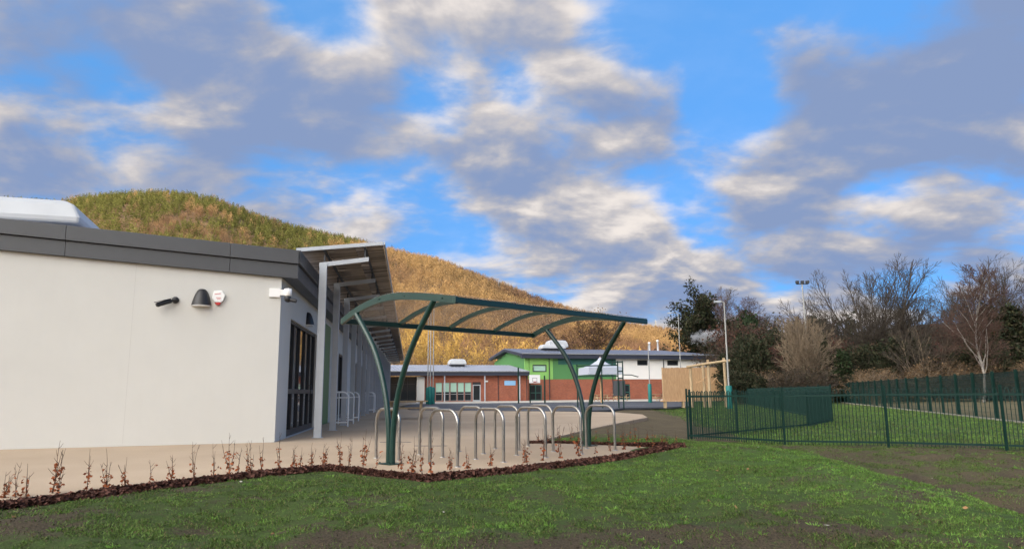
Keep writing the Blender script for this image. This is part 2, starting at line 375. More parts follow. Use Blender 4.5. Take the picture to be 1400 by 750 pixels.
# ---- grass blades (nobody could count them)
def blades(name, n, xr, yr, accept, h0, w0, seed, ok):
    r = np.random.default_rng(seed)
    y = yr[0]+(yr[1]-yr[0])*r.random(n)**1.35; x = r.uniform(*xr, n)
    keep = (np.abs(x) < .80*y+1.2) & ok(x, y); x, y = x[keep], y[keep]
    g, l, s = lawn(x, y)
    clump = fbm(x*5, y*5, 3, 5); keep = r.random(len(x)) < accept*np.clip((g-.22)*1.6, 0.12, 1)*(.16+1.5*sstep(.40, .66, clump))
    x, y, g, l, clump = x[keep], y[keep], g[keep], l[keep], clump[keep]; n = len(x)
    z = gz(x, y)-.004; a = r.uniform(0, 2*PI, n); lean = r.uniform(.3, 1.25, n); la = r.uniform(0, 2*PI, n)
    h = h0*r.uniform(.45, 1.25, n)*(.55+.9*clump); w = w0*r.uniform(.6, 1.3, n)
    p = np.c_[x, y, z]; d = np.c_[np.cos(a)*w, np.sin(a)*w, 0*w]; t = np.c_[np.cos(la)*np.sin(lean)*h, np.sin(la)*np.sin(lean)*h, np.cos(lean)*h]
    V = np.stack([p-d, p+d, p+t*.6+d*.7+np.c_[0*h, 0*h, .12*h], p+t], 1).reshape(-1, 3)
    k = np.arange(n)*4; Fc = np.concatenate([np.c_[k, k+1, k+2], np.c_[k, k+2, k+3]])
    dry = r.random(n) < .10
    c0 = np.array([.072, .090, .026]); c1 = np.array([.135, .25, .046])
    mixf = np.clip(l+(r.random(n)-.5)*.5, 0, 1)[:, None]
    c = c0*(1-mixf)+c1*mixf; c[r.random(n) < .22] *= .45; c = c*r.uniform(.55, 1.45, n)[:, None]*(.5+1.0*fbm(x*1.7+4, y*1.7, 3, 15)+.0)[:, None]; c[dry] = np.array([.19, .16, .07])*r.uniform(.5, 1.1, dry.sum())[:, None]
    tag(np_mesh(name, V, Fc, M['blade'], tint=np.repeat(c, 4, 0)), 'short patchy winter turf' if 'turf' not in name else None, None, kind='stuff')
inlawn = lambda x, y: (y < front(x)-.30) | ((x > 3.1) & (y < 17.5)) | ((y > np.interp(x, [.3, .89, 1.46, 2.13, 2.86], [15.5, 15.5, 15.15, 14.7, 14.0])) & (x > edge_x(np.clip(y, 15.3, 30))+.15) & (y < 19.5) & (x > .5))
blades('grass', 1500000, (-10, 13), (3.6, 19), 1., .031, .0040, 1, inlawn)
blades('field_grass', 260000, (4, 34), (16, 58), 1., .075, .010, 2, lambda x, y: (x < 19.2+.3045*(y-29.5)) & (x > 5.2+.12*(y-16)))

r = np.random.default_rng(23); nt_ = 1500
ty = 3.9+12*r.random(nt_)**1.4; tx = r.uniform(-8, 11, nt_); k_ = (np.abs(tx) < .8*ty+1) & inlawn(tx, ty); tx, ty = tx[k_], ty[k_]; g, l, _ = lawn(tx, ty); k_ = r.random(len(tx)) < .25+.75*l; tx, ty = tx[k_], ty[k_]
nb2 = r.integers(9, 34, len(tx)); sz = np.repeat(r.uniform(.35, .95, len(tx)), nb2); hue = np.repeat(r.uniform(.6, 1.35, len(tx)), nb2); x = np.repeat(tx, nb2); y = np.repeat(ty, nb2); n = len(x)
a = r.uniform(0, 2*PI, n); q = np.sqrt(r.random(n))*.055*sz; x = x+np.cos(a)*q; y = y+np.sin(a)*q; h = .062*sz*r.uniform(.5, 1.2, n); ln_ = r.uniform(.35, 1.2, n); w = .0042*r.uniform(.7, 1.3, n); b2 = r.uniform(0, 2*PI, n)
p = np.c_[x, y, gz(x, y)-.004]; d = np.c_[np.cos(b2)*w, np.sin(b2)*w, 0*w]; t = np.c_[np.cos(a)*np.sin(ln_)*h, np.sin(a)*np.sin(ln_)*h, np.cos(ln_)*h]
V = np.stack([p-d, p+d, p+t*.6+d*.7+np.c_[0*h, 0*h, .14*h], p+t], 1).reshape(-1, 3); k = np.arange(n)*4
c = np.array([.125, .24, .042])*(hue*r.uniform(.7, 1.3, n))[:, None]
tag(np_mesh('grass_tufts', V, np.concatenate([np.c_[k, k+1, k+2], np.c_[k, k+2, k+3]]), M['blade'], tint=np.repeat(c, 4, 0)), kind='stuff')
# ---- bark mulch along the planting strips, fallen leaves
def along(pts, n, r):
    P = np.array(pts, float); d = np.r_[0, np.cumsum(np.hypot(*(np.diff(P, axis=0).T)))]
    t = r.uniform(0, d[-1], n); return np.interp(t, d, P[:, 0]), np.interp(t, d, P[:, 1])
def mulch(name, pts, n, off, half, seed):
    r = np.random.default_rng(seed); x, y = along(pts, n, r); u = r.normal(0, half*.45, n); u = np.clip(u, -half, half)
    x = x+off[0]+u*.45; y = y+off[1]-u*.85
    P = np.array(pts, float)
    z = np.maximum(gz(x, y), -.06)+.06*np.clip(1-(u/half)**2, 0, 1)*(.5+.8*r.random(n))
    e1 = r.normal(size=(n, 3)); e1[:, 2] *= .35; e1 /= np.linalg.norm(e1, axis=1)[:, None]
    e2 = np.cross(e1, r.normal(size=(n, 3))); e2 /= np.linalg.norm(e2, axis=1)[:, None]
    a = r.uniform(.016, .045, n)[:, None]*e1; b = r.uniform(.008, .02, n)[:, None]*e2; p = np.c_[x, y, z]
    nrm = np.cross(e1, e2)*.004
    V = np.stack([p-a-b, p+a-b, p+a*.8+b+nrm*2, p-a*.9+b], 1).reshape(-1, 3)
    k = np.arange(n)*4; c = np.array([.080, .037, .028])*r.uniform(.35, 1.7, n)[:, None]*np.array([1, 1, 1]); c[r.random(n) < .12] *= 1.7
    tag(np_mesh(name, V, np.c_[k, k+1, k+2, k+3], M['mulchchip'], tint=np.repeat(c, 4, 0)), kind='stuff')
mulch('bark_mulch', list(zip(MX[1:11], MY[1:11])), 24000, (.015, -.085), .125, 3)
mulch('bark_mulch', BED2, 5000, (.015, .08), .10, 4)
r = np.random.default_rng(8); n = 140
x = r.uniform(-7, 8, n); y = r.uniform(4.3, 15, n); k_ = inlawn(x, y); x, y = x[k_], y[k_]; n = len(x)
p = np.c_[x, y, gz(x, y)+.014]; a = r.uniform(0, 2*PI, n); s = r.uniform(.012, .03, n)
e1 = np.c_[np.cos(a)*s, np.sin(a)*s, r.uniform(-.3, .5, n)*s]; e2 = np.c_[-np.sin(a)*s*.6, np.cos(a)*s*.6, r.uniform(-.2, .6, n)*s]
c = np.where(r.random(n)[:, None] < .6, np.array([[.26, .15, .07]]), np.array([[.45, .42, .36]]))*r.uniform(.5, 1.1, n)[:, None]
k = np.arange(n)*4
tag(np_mesh('leaf_litter', np.stack([p-e1, p+e2, p+e1, p-e2], 1).reshape(-1, 3), np.c_[k, k+1, k+2, k+3], M['mulchchip'], tint=np.repeat(c, 4, 0)), kind='stuff')
r = np.random.default_rng(18); n = 90000
y = 3.8+14*r.random(n)**1.5; x = r.uniform(-9, 12, n); k_ = (np.abs(x) < .8*y+1) & inlawn(x, y); x, y = x[k_], y[k_]; g, _, _ = lawn(x, y)
k_ = r.random(len(x)) < np.clip(1.15-g*1.35, .03, 1); x, y = x[k_], y[k_]; n = len(x); s = (r.uniform(.35, 1., n)**2*.012)[:, None]
p = np.c_[x, y, gz(x, y)+.003]; a = r.normal(size=(n, 3)); a /= np.linalg.norm(a, axis=1)[:, None]; b = np.cross(a, r.normal(size=(n, 3))); b /= np.linalg.norm(b, axis=1)[:, None]; c = np.cross(a, b)
V = np.stack([p+a*s, p-a*s*.7+b*s, p-a*s*.6-b*s*.8, p+c*s*.9], 1).reshape(-1, 3); k = np.arange(n)*4
cl = np.array([.070, .056, .036])*r.uniform(.5, 1.6, n)[:, None]
tag(np_mesh('soil_crumbs', V, np.concatenate([np.c_[k, k+1, k+3], np.c_[k+1, k+2, k+3], np.c_[k+2, k, k+3]]), M['mulchchip'], tint=np.repeat(cl, 4, 0)), kind='stuff')
# two slim dark strips set into the paving behind the bike stands
for q0, q1, lb in (((520, 604), (562, 604), 'narrow dark strip in the buff paving behind the leftmost bike stand'), ((567, 609), (611, 609), 'narrow dark strip in the paving behind the second bike stand from the left')):
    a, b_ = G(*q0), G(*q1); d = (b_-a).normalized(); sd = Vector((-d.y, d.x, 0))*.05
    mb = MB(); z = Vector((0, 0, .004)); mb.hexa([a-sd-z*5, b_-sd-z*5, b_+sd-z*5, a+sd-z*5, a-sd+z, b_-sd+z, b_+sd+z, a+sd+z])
    tag(mb.build('dark_strip', M['fascia_dark']), lb, 'drain', 'dark strips in the paving')

# ================================================================== the wooded hill, and the unseen ridge added behind the camera
SKY = [(-260, 292), (-150, 285), (-60, 281), (20, 280), (80, 284), (110, 278), (160, 273), (230, 270), (290, 277), (340, 296), (400, 315), (480, 332), (530, 346), (600, 361), (660, 383), (720, 407), (760, 423), (850, 449), (900, 457), (960, 466), (1040, 476), (1150, 486), (1300, 492), (1500, 498), (1700, 502)]
def azel(px, py):
    r = ray(px, py); return math.atan2(r[0], r[1]), r[2]/math.hypot(r[0], r[1])
SA = np.array([azel(*q) for q in SKY])
RH, R0, R1 = 820., 250., 1250.
def hz(az, r):
    el = np.interp(az, SA[:, 0], SA[:, 1]); top = el*RH
    t = np.clip((r-R0)/(RH-R0), 0, 1)
    prof = .88*t**.92+.12*sstep(0, 1, t)
    nz = (fbm(r*np.sin(az)*.006+40, r*np.cos(az)*.006+40, 4, 12)-.5)*.16
    z = top*(prof+nz*np.sin(np.pi*np.clip(t, 0, 1))*1.0)
    back = sstep(RH+30, R1, r); return EYE+z*(1-back)-2*sstep(R0+25, R0, r)
az = np.linspace(SA[0, 0]-.05, SA[-1, 0], 260); rr = np.r_[np.linspace(R0, RH, 120), np.linspace(RH+8, R1, 30)]
A, R = np.meshgrid(az, rr); Z = hz(A, R)
idx = np.arange(A.size).reshape(A.shape); quads = np.c_[idx[:-1, :-1].ravel(), idx[1:, :-1].ravel(), idx[1:, 1:].ravel(), idx[:-1, 1:].ravel()]
M['hill'] = mat('hill_soil', (.16, .095, .04), .95, var=.4, scale=.03)
structure(np_mesh('hill', np.c_[(R*np.sin(A)).ravel(), (R*np.cos(A)).ravel(), Z.ravel()], quads, M['hill'], smooth=True))

def tree_templates(kind, n, tris, seed):
    r = np.random.default_rng(seed); out = []
    for _ in range(n):
        if kind == 'cone':
            h = r.random(tris)**.8; rad = (1-h)*.36+.03; a = r.uniform(0, 2*PI, tris); q = rad*np.sqrt(r.random(tris))*1.0
            c = np.c_[np.cos(a)*q, np.sin(a)*q, .06+h*.92]; s = .125*(1.05-h)+.045; dn = np.array([0, 0, -.35])
        else:
            v = r.normal(size=(tris, 3)); v /= np.linalg.norm(v, axis=1)[:, None]; v *= r.random(tris)[:, None]**.45
            c = v*np.array([.36, .36, .48])+np.array([0, 0, .55]); s = np.full(tris, .088); dn = np.array([0, 0, .15])
        e1 = r.normal(size=(tris, 3)); e2 = r.normal(size=(tris, 3)); e1[:, 2] *= 1.5 if kind != 'cone' else .5
        e1 *= (s/np.linalg.norm(e1, axis=1))[:, None]; e2 *= (.5*s/np.linalg.norm(e2, axis=1))[:, None]
        out.append(np.stack([c-e1+dn*s[:, None], c+e1, c+e2], 1).reshape(-1, 3))
    return out
def plant_hill(name, P, hgt, wid, tint, kind, tris, seed):
    r = np.random.default_rng(seed); T = tree_templates(kind, 8, tris, seed); V = []; C = []; 
    which = r.integers(0, 8, len(P))
    for i in range(8):
        s = which == i; n = s.sum(); t = T[i]; a = r.uniform(0, 2*PI, n); ca, sa = np.cos(a)[:, None], np.sin(a)[:, None]
        x = (t[:, 0]*ca-t[:, 1]*sa)*wid[s][:, None]; y = (t[:, 0]*sa+t[:, 1]*ca)*wid[s][:, None]; z = t[:, 2]*hgt[s][:, None]
        V.append(np.stack([x+P[s][:, :1], y+P[s][:, 1:2], z+P[s][:, 2:3]], 2).reshape(-1, 3))
        j = r.uniform(.86, 1.14, (n, len(t)//3, 1)); C.append(np.repeat(tint[s][:, None, :]*j, 3, 1).reshape(-1, 3))
    V = np.concatenate(V); C = np.concatenate(C)
    return tag(np_mesh(name, V, np.arange(len(V)).reshape(-1, 3), M['hilltree'], tint=C), kind='stuff')
r = np.random.default_rng(5); n = 21000
azs = r.uniform(SA[0, 0]-.02, SA[-1, 0]-.15, n); rad = np.sqrt(r.uniform(R0**2, (RH+18)**2, n))
el = np.interp(azs, SA[:, 0], SA[:, 1])
px_like = CX+F*np.tan(azs)                                          # heading, as a column of the photograph
t = (rad-R0)/(RH-R0)
P = np.c_[rad*np.sin(azs), rad*np.cos(azs), hz(azs, rad)-.4]
patch = fbm(P[:, 0]*.012+9, P[:, 1]*.012+9, 4, 61); fine = fbm(P[:, 0]*.05, P[:, 1]*.05, 3, 62)
# conifers on the left shoulder, a few larch clearings in it, pale birch along the crest
edge = np.interp(px_like, [-400, 330, 420, 480, 520, 545], [.20, .28, .52, .80, .97, 1.2])
con = (t > edge+(fine-.5)*.25) & ~((patch > .72) & (fine > .54)) & (t < .955+(fine-.5)*.10) & (px_like < 560) & (r.random(n) > .06)
lone = (~con) & (r.random(n) < .035) & (t > .55) & (px_like > 520)
crest = (t > .94) & (~con)
hg = np.where(con | lone, r.uniform(6.5, 11.5, n), np.where(crest, r.uniform(5, 9, n), r.uniform(7, 12, n)))
gold = np.array([[.41, .265, .115]]); brown = np.array([[.23, .135, .08]]); yel = np.array([[.50, .33, .10]]); pink = np.array([[.30, .165, .105]])
mixb = np.clip((fbm(P[:, 0]*.018+3, P[:, 1]*.018, 4, 63)-.42)*3.2+.5*sstep(700, 800, px_like)*sstep(.5, .2, t), 0, 1)[:, None]
tint = gold*(1-mixb)+brown*mixb
low = (t < .16) & (fine > .48); tint[low] = yel
tint[crest] = pink; tint = tint*r.uniform(.78, 1.22, n)[:, None]
olive = np.array([[.165, .165, .045]])*(1-.0)+np.zeros((n, 3)); tint[con] = (olive*r.uniform(.6, 1.35, n)[:, None])[con]; tint[lone] = np.array([.05, .055, .02])
sel = con | lone
plant_hill('conifer_wood', P[sel], hg[sel], hg[sel]*.85, tint[sel], 'cone', 56, 71)
plant_hill('larch_wood', P[~sel], hg[~sel], hg[~sel]*.72, tint[~sel], 'round', 66, 72)
# an unseen ridge is added behind the camera: it keeps the low sun off the school grounds
# ================================================================== the near school building (local x = out of the long side, y = along it)
RZ = math.radians(8.1); C0 = (-5.3, 16.29, 0)
sb = thing('school_building', 'long white rendered school building with dark grey roof edge, in the left foreground', 'building', C0, RZ)
gd = (-.9857, -.1685); gn = (.1685, -.9857); LEN = 67.; GL = 15.
def gp(s, o=0.): return (gd[0]*s+gn[0]*o, gd[1]*s+gn[1]*o)
def rz(s): return 3.70+.0609*s
OPEN = [(1.5, 6.7, 0, 2.9), (8.5, 10.7, 0, 3.5), (13.9, 18.2, 0, 2.72), (22.4, 24.6, 0, 2.72), (27.6, 29.4, 0, 2.72), (31.5, 35.2, 0, 2.72), (39.5, 42, 0, 2.72), (46, 50, 0, 2.72), (54, 57, 0, 2.72), (60, 64, 0, 2.72)]
def pierced(mb, s0, s1, z0, z1, opens, put):
    c = s0
    for a, b_, lo, hi in sorted(opens):
        if a > c: put(mb, c, a, z0, z1)
        if lo > z0: put(mb, a, b_, z0, lo)
        if hi < z1: put(mb, a, b_, hi, z1)
        c = b_
    if c < s1: put(mb, c, s1, z0, z1)
w = MB()
pierced(w, .302, LEN, -.05, 3.70, OPEN, lambda m_, a, b_, lo, hi: m_.box(-.3, 0, a, b_, lo, hi))
p = [gp(0), gp(GL), gp(GL, -.3), (-.3, .3), (0, .3)]
w.add([(x, y, -.05) for x, y in p]+[(x, y, z) for (x, y), z in zip(p, (rz(0), rz(GL), rz(GL), rz(0), rz(0)))], [(4, 3, 2, 1, 0), (5, 6, 7, 8, 9)]+[(i, (i+1) % 5, 5+(i+1) % 5, 5+i) for i in range(5)])
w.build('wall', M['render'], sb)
jt = MB()
for s in (3.02,): 
    a, b_ = gp(s, .0015), gp(s+.006, .0015); jt.add([(*a, .05), (*b_, .05), (*b_, rz(s)-.02), (*a, rz(s)-.02)], [(0, 1, 2, 3)])
jt.build('movement_joint', M['joint'], sb)
inner = MB().box(-3.2, -.6, .5, LEN-.3, -.04, 3.6); inner.build('interior', M['black'], sb)
# two-tier aluminium roof edge: panels with shadow gaps
up, lo = MB(), MB(); cuts = [-.36, 1.12, 4.38, 7.6, 10.8, 14.2]
for a, b_ in zip(cuts[:-1], cuts[1:]):
    for mb, z0, z1, o in ((lo, -.01, .315, .10), (up, .325, .64, .16)):
        a2 = a+.006; e = [gp(a2, o), gp(b_, o), gp(b_, -.2), gp(a2, -.2)]
        zz = [rz(a2), rz(b_), rz(b_), rz(a2)]
        mb.hexa([(x, y, z+z0) for (x, y), z in zip(e, zz)]+[(x, y, z+z1) for (x, y), z in zip(e, zz)])
yc = [-.04, 3.2, 6.4]+[6.4+3.2*i for i in range(1, 20)]
for a, b_ in zip(yc[:-1], yc[1:]):
    lo.box(.02, .33, a+.006, b_, 3.69, 4.012); up.box(.02, .40, a+.006, b_, 4.024, 4.335)
lo.build('fascia', M['fascia'], sb, .006); up.build('roof_edge', M['fascia'], sb, .006)
MB().box(-.29, .31, .31, LEN, 3.702, 3.722).build('soffit', M['fascia_dark'], sb)
rf = MB(); e = [gp(-.3, .05), gp(GL, .05), (-14, LEN), (.36, LEN)]; zz = [rz(-.3), rz(GL), rz(GL), rz(0)]
rf.hexa([(x, y, z+.55) for (x, y), z in zip(e, zz)]+[(x, y, z+.61) for (x, y), z in zip(e, zz)]); rf.build('roof', M['roof'], sb)
# doors, glazed screens and coloured panels in the long side
def glazing(s0, s1, z0, z1, n, mid, name='window', door=False):
    f = MB(); t = .07; d0, d1 = -.16, -.06
    f.box(d0, d1, s0, s1, z1-t, z1); f.box(d0, d1, s0, s1, z0+.012, z0+.16)
    for i in range(n+1):
        c = s0+(s1-s0)*i/n; a = min(max(c-t/2, s0), s1-t); f.box(d0, d1, a, a+t, z0+.16, z1-t)
    if mid: f.box(d0+.01, d1+.012, s0+t, s1-t, z0+mid-.06, z0+mid+.06)
    o = f.build(name, M['frame'], sb, .004)
    MB().box(-.125, -.11, s0+.02, s1-.02, z0+.1, z1-.02).build('pane', M['glass'], o)
    MB().box(-.3, .03, s0, s1, z0-.03, z0+.01).build('sill', M['col'], o)
    if door:
        h = MB(); h.tube([(-.05, s1-1.25, z0+.85), (.03, s1-1.25, z0+.85), (.03, s1-1.25, z0+1.3), (-.05, s1-1.25, z0+1.3)], .016, 8); h.build('handle', M['black'], o)
    return o
glazing(1.5, 6.7, 0, 2.9, 5, 1.12, 'door', True)
MB().box(-.2, -.03, 8.5, 9.0, 0, 3.5).build('recess', M['frame'], sb); MB().box(-.2, -.02, 9.003, 10.7, 0, 3.5).build('panel', M['olive_panel'], sb)
for a, b_, _, hi in OPEN[2:]: glazing(a, b_, 0, hi, max(2, round((b_-a)/1.05)), 1.1, 'window')

# ---- veranda: columns, arms, purlins and slatted canopy
vr = thing('veranda', 'grey steel veranda with slatted canopy along the white school building', 'veranda', C0, RZ)
CXL, Y0, SP, NC = .756, 1.41, 3.48, 19
cm = MB(); cm.box(CXL-.09, CXL+.09, Y0-.06, Y0+.06, 0, 4.30); cm.box(CXL-.13, CXL+.13, Y0-.1, Y0+.1, 0, .012)
co = cm.build('column', M['col'], vr, .006)
bm_ = MB(); y0, y1 = Y0-.035, Y0+.035
bm_.hexa([(CXL-.10, y0, 4.19), (CXL-.10, y1, 4.19), (CXL+1.12, y1, 4.36), (CXL+1.12, y0, 4.36), (CXL-.10, y0, 4.303), (CXL-.10, y1, 4.303), (CXL+1.12, y1, 4.47), (CXL+1.12, y0, 4.47)])
bo = bm_.build('arm', M['col'], vr, .004)
so_ = [MB().box(CXL+dx-.02, CXL+dx+.02, Y0-.02, Y0+.02, z0-.01, z0+.2).build('bracket', M['fascia_dark'], vr) for dx, z0 in ((.02, 4.30), (1.02, 4.46))]
for k in range(1, NC):
    for o in (co, bo, *so_):
        c = o.copy(); c.location.y += SP*k; COL.objects.link(c); c.parent = vr
def cz(x): return 4.60+(x+CXL-.756-.08)*.1023 if False else 4.66+(x-CXL)*.1023
for dx in (.02, 1.02):
    MB().box(CXL+dx-.025, CXL+dx+.025, Y0-.1, LEN, cz(CXL+dx)-.085, cz(CXL+dx)-.035).build('purlin', M['fascia_dark'], vr)
r = np.random.default_rng(3); V = []; Q = []; T = []
y = Y0-.10; xa, xb = .10, CXL+1.47
while y < LEN:
    wd = .118; tz = r.normal(0, .006)
    for j in range(3):                                                  # each board in lengths, each of its own grey-brown
        x0 = xa+(xb-xa)*j/3; x1 = xa+(xb-xa)*(j+1)/3-.004; b = len(V)
        for zz in (-.03, 0):
            V += [(x0, y, cz(x0)+zz+tz), (x1, y, cz(x1)+zz+tz), (x1, y+wd, cz(x1)+zz-tz), (x0, y+wd, cz(x0)+zz-tz)]
        Q += [tuple(b+i for i in f) for f in ((3, 2, 1, 0), (4, 5, 6, 7), (0, 1, 5, 4), (1, 2, 6, 5), (2, 3, 7, 6), (3, 0, 4, 7))]
        c = np.array([.30, .255, .22])*r.uniform(.5, 1.4); T += [c]*8
    y += wd+.022
o = np_mesh('slats', V, Q, M['slat'], vr, tint=T)
tr = MB(); tr.bar((xa, Y0-.135, cz(xa)+.0), (xb, Y0-.135, cz(xb)+.0), .05, .09); tr.bar((xb+.03, Y0-.16, cz(xb)), (xb+.03, LEN, cz(xb)), .04, .07); tr.build('edge_trim', M['col'], vr)

# ---- fittings on the near gable
gv = Vector((gn[0], gn[1], 0))
GROT = RZ+math.atan2(gd[1], gd[0])+PI           # local x runs to the right along the gable, -y out of it
def gable_thing(name, label, cat, s, z):
    q = Matrix.Rotation(RZ, 3, 'Z') @ Vector((*gp(s), 0)); return thing(name, label, cat, (C0[0]+q.x, C0[1]+q.y, z), GROT)
t = gable_thing('security_camera', 'small black bullet security camera angled down on the white gable', 'camera', 2.30, 3.08)
MB().lathe((.10, 0, .02), [(.075, 0), (.075, -.03), (.05, -.075), (.001, -.08)], 16, 'y').build('mount', M['black'], t)
b = MB(); b.tube([(.08, -.07, .01), (-.02, -.12, -.02)], .025, 10); b.tube([(.02, -.10, -.01), (-.22, -.24, -.12)], [.05, .05], 14); b.tube([(-.225, -.243, -.122), (-.235, -.249, -.126)], .04, 14); b.build('body', M['black'], t)
b = MB(); b.bar((.03, -.09, .045), (-.26, -.265, -.065), .11, .012); b.build('sun_shield', M['black'], t)
def wall_lamp(t):
    n = 15; prof = [(.025, .367), (.065, .357), (.10, .325), (.135, .26), (.168, .17), (.193, .08), (.208, 0)]
    v = []; 
    for rr_, z in prof:
        for j in range(n):
            a = PI*j/(n-1); v.append((rr_*math.cos(a), -rr_*1.0*math.sin(a)-.002, z))
    f = [(i*n+j, i*n+j+1, (i+1)*n+j+1, (i+1)*n+j) for i in range(len(prof)-1) for j in range(n-1)]+[tuple(range(n))]
    sh = MB(); sh.add(v, f, True); sh.build('shade', M['black'], t)
    d = MB(); d.add([(.195*math.cos(PI*j/(n-1)), -.195*math.sin(PI*j/(n-1))-.002, .004) for j in range(n)], [tuple(range(n))])
    d.add([(.195*math.cos(PI*j/(n-1)), -.195*math.sin(PI*j/(n-1))-.002, -.022) for j in range(n)], [tuple(range(n-1, -1, -1))])
    d.add([(.195*math.cos(PI*j/(n-1)), -.195*math.sin(PI*j/(n-1))-.002, z) for z in (-.022, .004) for j in range(n)], [(j, j+1, n+j+1, n+j) for j in range(n-1)]); d.build('diffuser', M['white_plastic'], t)
wall_lamp(gable_thing('wall_lamp', 'black bell-shaped wall lamp on the white gable beside the alarm box', 'lamp', 1.67, 3.0))
t = gable_thing('alarm_box', 'white six-sided alarm bell box with red lower edge on the gable', 'alarm box', 1.32, 3.18)
h = [(-.10, .15), (.06, .16), (.135, .06), (.10, -.07), (.05, -.105), (-.07, -.105), (-.135, -.02)]
b = MB(); b.xprism(h, -.07, -.004); b.build('body', M['white_plastic'], t, .012)
b = MB(); b.xprism([(-.07, -.11), (.05, -.11), (.03, -.165), (-.045, -.165)], -.07, -.004); b.build('strobe', M['red'], t, .008)
b = MB(); b.xprism([(-.085, .075), (.045, .095), (.045, .083), (-.085, .063)], -.0725, -.069); b.xprism([(-.05, .0), (.05, .0), (.05, -.012), (-.05, -.012)], -.0725, -.069); b.xprism([(-.03, -.035), (.04, -.035), (.04, -.045), (-.03, -.045)], -.0725, -.069); b.build('mark', M['red'], t)
t = gable_thing('dome_camera', 'white security camera with black swivel head on a bracket at the gable corner', 'camera', .12, 3.33)
b = MB(); b.box(-.14, .10, -.05, -.003, -.10, .10); b.box(.10, .20, -.045, -.01, -.05, .08); b.build('bracket', M['white_plastic'], t, .008)
MB().lathe((.27, -.10, 0), [(.05, .10), (.085, .09), (.085, -.06), (.07, -.075)], 18).build('housing', M['white_plastic'], t)
b = MB(); b.lathe((.27, -.10, 0), [(.065, -.077), (.08, -.12), (.075, -.17), (.04, -.21), (.005, -.215)], 18); b.build('dome', M['black'], t)
b = MB(); b.tube([(.30, -.11, -.15), (.46, -.16, -.19)], .045, 12); b.build('infrared_lamp', M['black'], t)
q = Matrix.Rotation(RZ, 3, 'Z') @ Vector((0, 4.3, 0))
wall_lamp(thing('wall_lamp', 'black bell-shaped wall lamp above the glazed door on the long side', 'lamp', (C0[0]+q.x, C0[1]+q.y, 3.0), RZ+PI/2))
# ---- ventilator cowls on roofs
def cowl(loc, rz_, w_, d_, h_, label):
    t = thing('roof_ventilator', label, 'roof vent', loc, rz_)
    MB().box(-w_*.40, w_*.40, -d_*.40, d_*.40, -.3, .30*h_).build('base', M['fascia_dark'], t)
    i = .14*min(w_, d_); a, b_ = w_/2, d_/2; zs = [(.25*h_, 0), (.42*h_, 0), (.80*h_, .45*i), (.95*h_, i), (h_, 1.7*i)]; v = []
    for z, k in zs: v += [(-a+k, -b_+k, z), (a-k, -b_+k, z), (a-k, b_-k, z), (-a+k, b_-k, z)]
    f = [(3, 2, 1, 0), tuple(range(16, 20))]+[(i_*4+j, i_*4+(j+1) % 4, i_*4+4+(j+1) % 4, i_*4+4+j) for i_ in range(4) for j in range(4)]
    MB().add(v, f).build('cowl', M['cowl'], t, .06 if w_ > 2.5 and d_ > 2.5 else .03); return t
q = Matrix.Rotation(RZ, 3, 'Z') @ Vector((*gp(5.85, -2.3), 0))
cowl((C0[0]+q.x, C0[1]+q.y, 4.66), GROT, 2.9, 2.9, .86, 'large white roof ventilator cowl on the near school roof at the left edge')
# ---- white tubular door guards
def guard(y, x0, x1, label, first=[None]):
    q = Matrix.Rotation(RZ, 3, 'Z') @ Vector((x0, y, 0)); loc = (C0[0]+q.x, C0[1]+q.y, 0)
    if first[0] is None:
        t = thing('door_guard', label, 'guard rail', loc, RZ, 'white door guards along the veranda'); L_ = x1-x0
        arc = [(L_-.18+.18*math.sin(a), 0, .92+.18*math.cos(a)) for a in np.linspace(0, PI/2, 7)]
        b = MB(); b.tube([(.0, 0, 1.10)]+arc+[(L_, 0, 0)], .024, 10); b.tube([(.04, 0, 1.10), (.04, 0, 0)], .024, 10); b.build('frame', M['white_paint'], t)
        b = MB(); b.tube([(.05, 0, .92), (L_-.02, 0, .92)], .018, 8); b.build('rail', M['white_paint'], t)
        b = MB(); b.tube([(.05, 0, .14), (L_-.02, 0, .14)], .022, 8); b.build('rail', M['white_paint'], t); first[0] = t
    else:
        t = copy_tree(first[0]); t.location = loc; t['label'] = label
for i, y in enumerate((7.16, 9.5, 12.1, 24.2, 25.6)): guard(y, .44, 1.0, ordw(i)+' white tubular door guard from the camera along the veranda')

# ================================================================== the red-brick block at the far end
B = G(580, 549); BR = math.radians(16)
bb = thing('brick_building', 'low red-brick school block with pitched grey roof behind the playground', 'building', (B.x, B.y, 0), BR)
wins = [(1.36+.905*i, 1.36+.905*i+.84, .08, 2.30) for i in range(5)]+[(5.96, 7.0, 0, 2.34)]
w = MB(); pierced(w, 0.0, 13.1, -.1, 3.12, wins, lambda m_, a, b_, lo, hi: m_.box(a, b_, 0, .3, lo, hi)); w.box(.0, .3, .302, 10, -.1, 3.12); w.build('wall', M['brick'], bb)
MB().box(-.92, -.003, -.05, .3, -.1, 3.0).build('pillar', M['render'], bb)
MB().box(.35, 13, .5, 9, -.08, 3.1).build('interior', M['black'], bb)
for a, b_, lo, hi in wins[:5]:
    f = MB(); t = .06
    f.box(a, b_, .10, .18, hi-t, hi); f.box(a, b_, .10, .18, lo, lo+t); f.box(a, a+t, .10, .18, lo+t, hi-t); f.box(b_-t, b_, .10, .18, lo+t, hi-t); f.box(a+t, b_-t, .10, .18, .86, .94)
    o = f.build('window', M['grey_frame'], bb); MB().box(a+.03, b_-.03, .145, .155, lo+.03, hi-.03).build('pane', M['glass'], o)
    MB().box(a+.07, b_-.07, .128, .140, 1.16, hi-.065).build('blind', M['blind'], o)
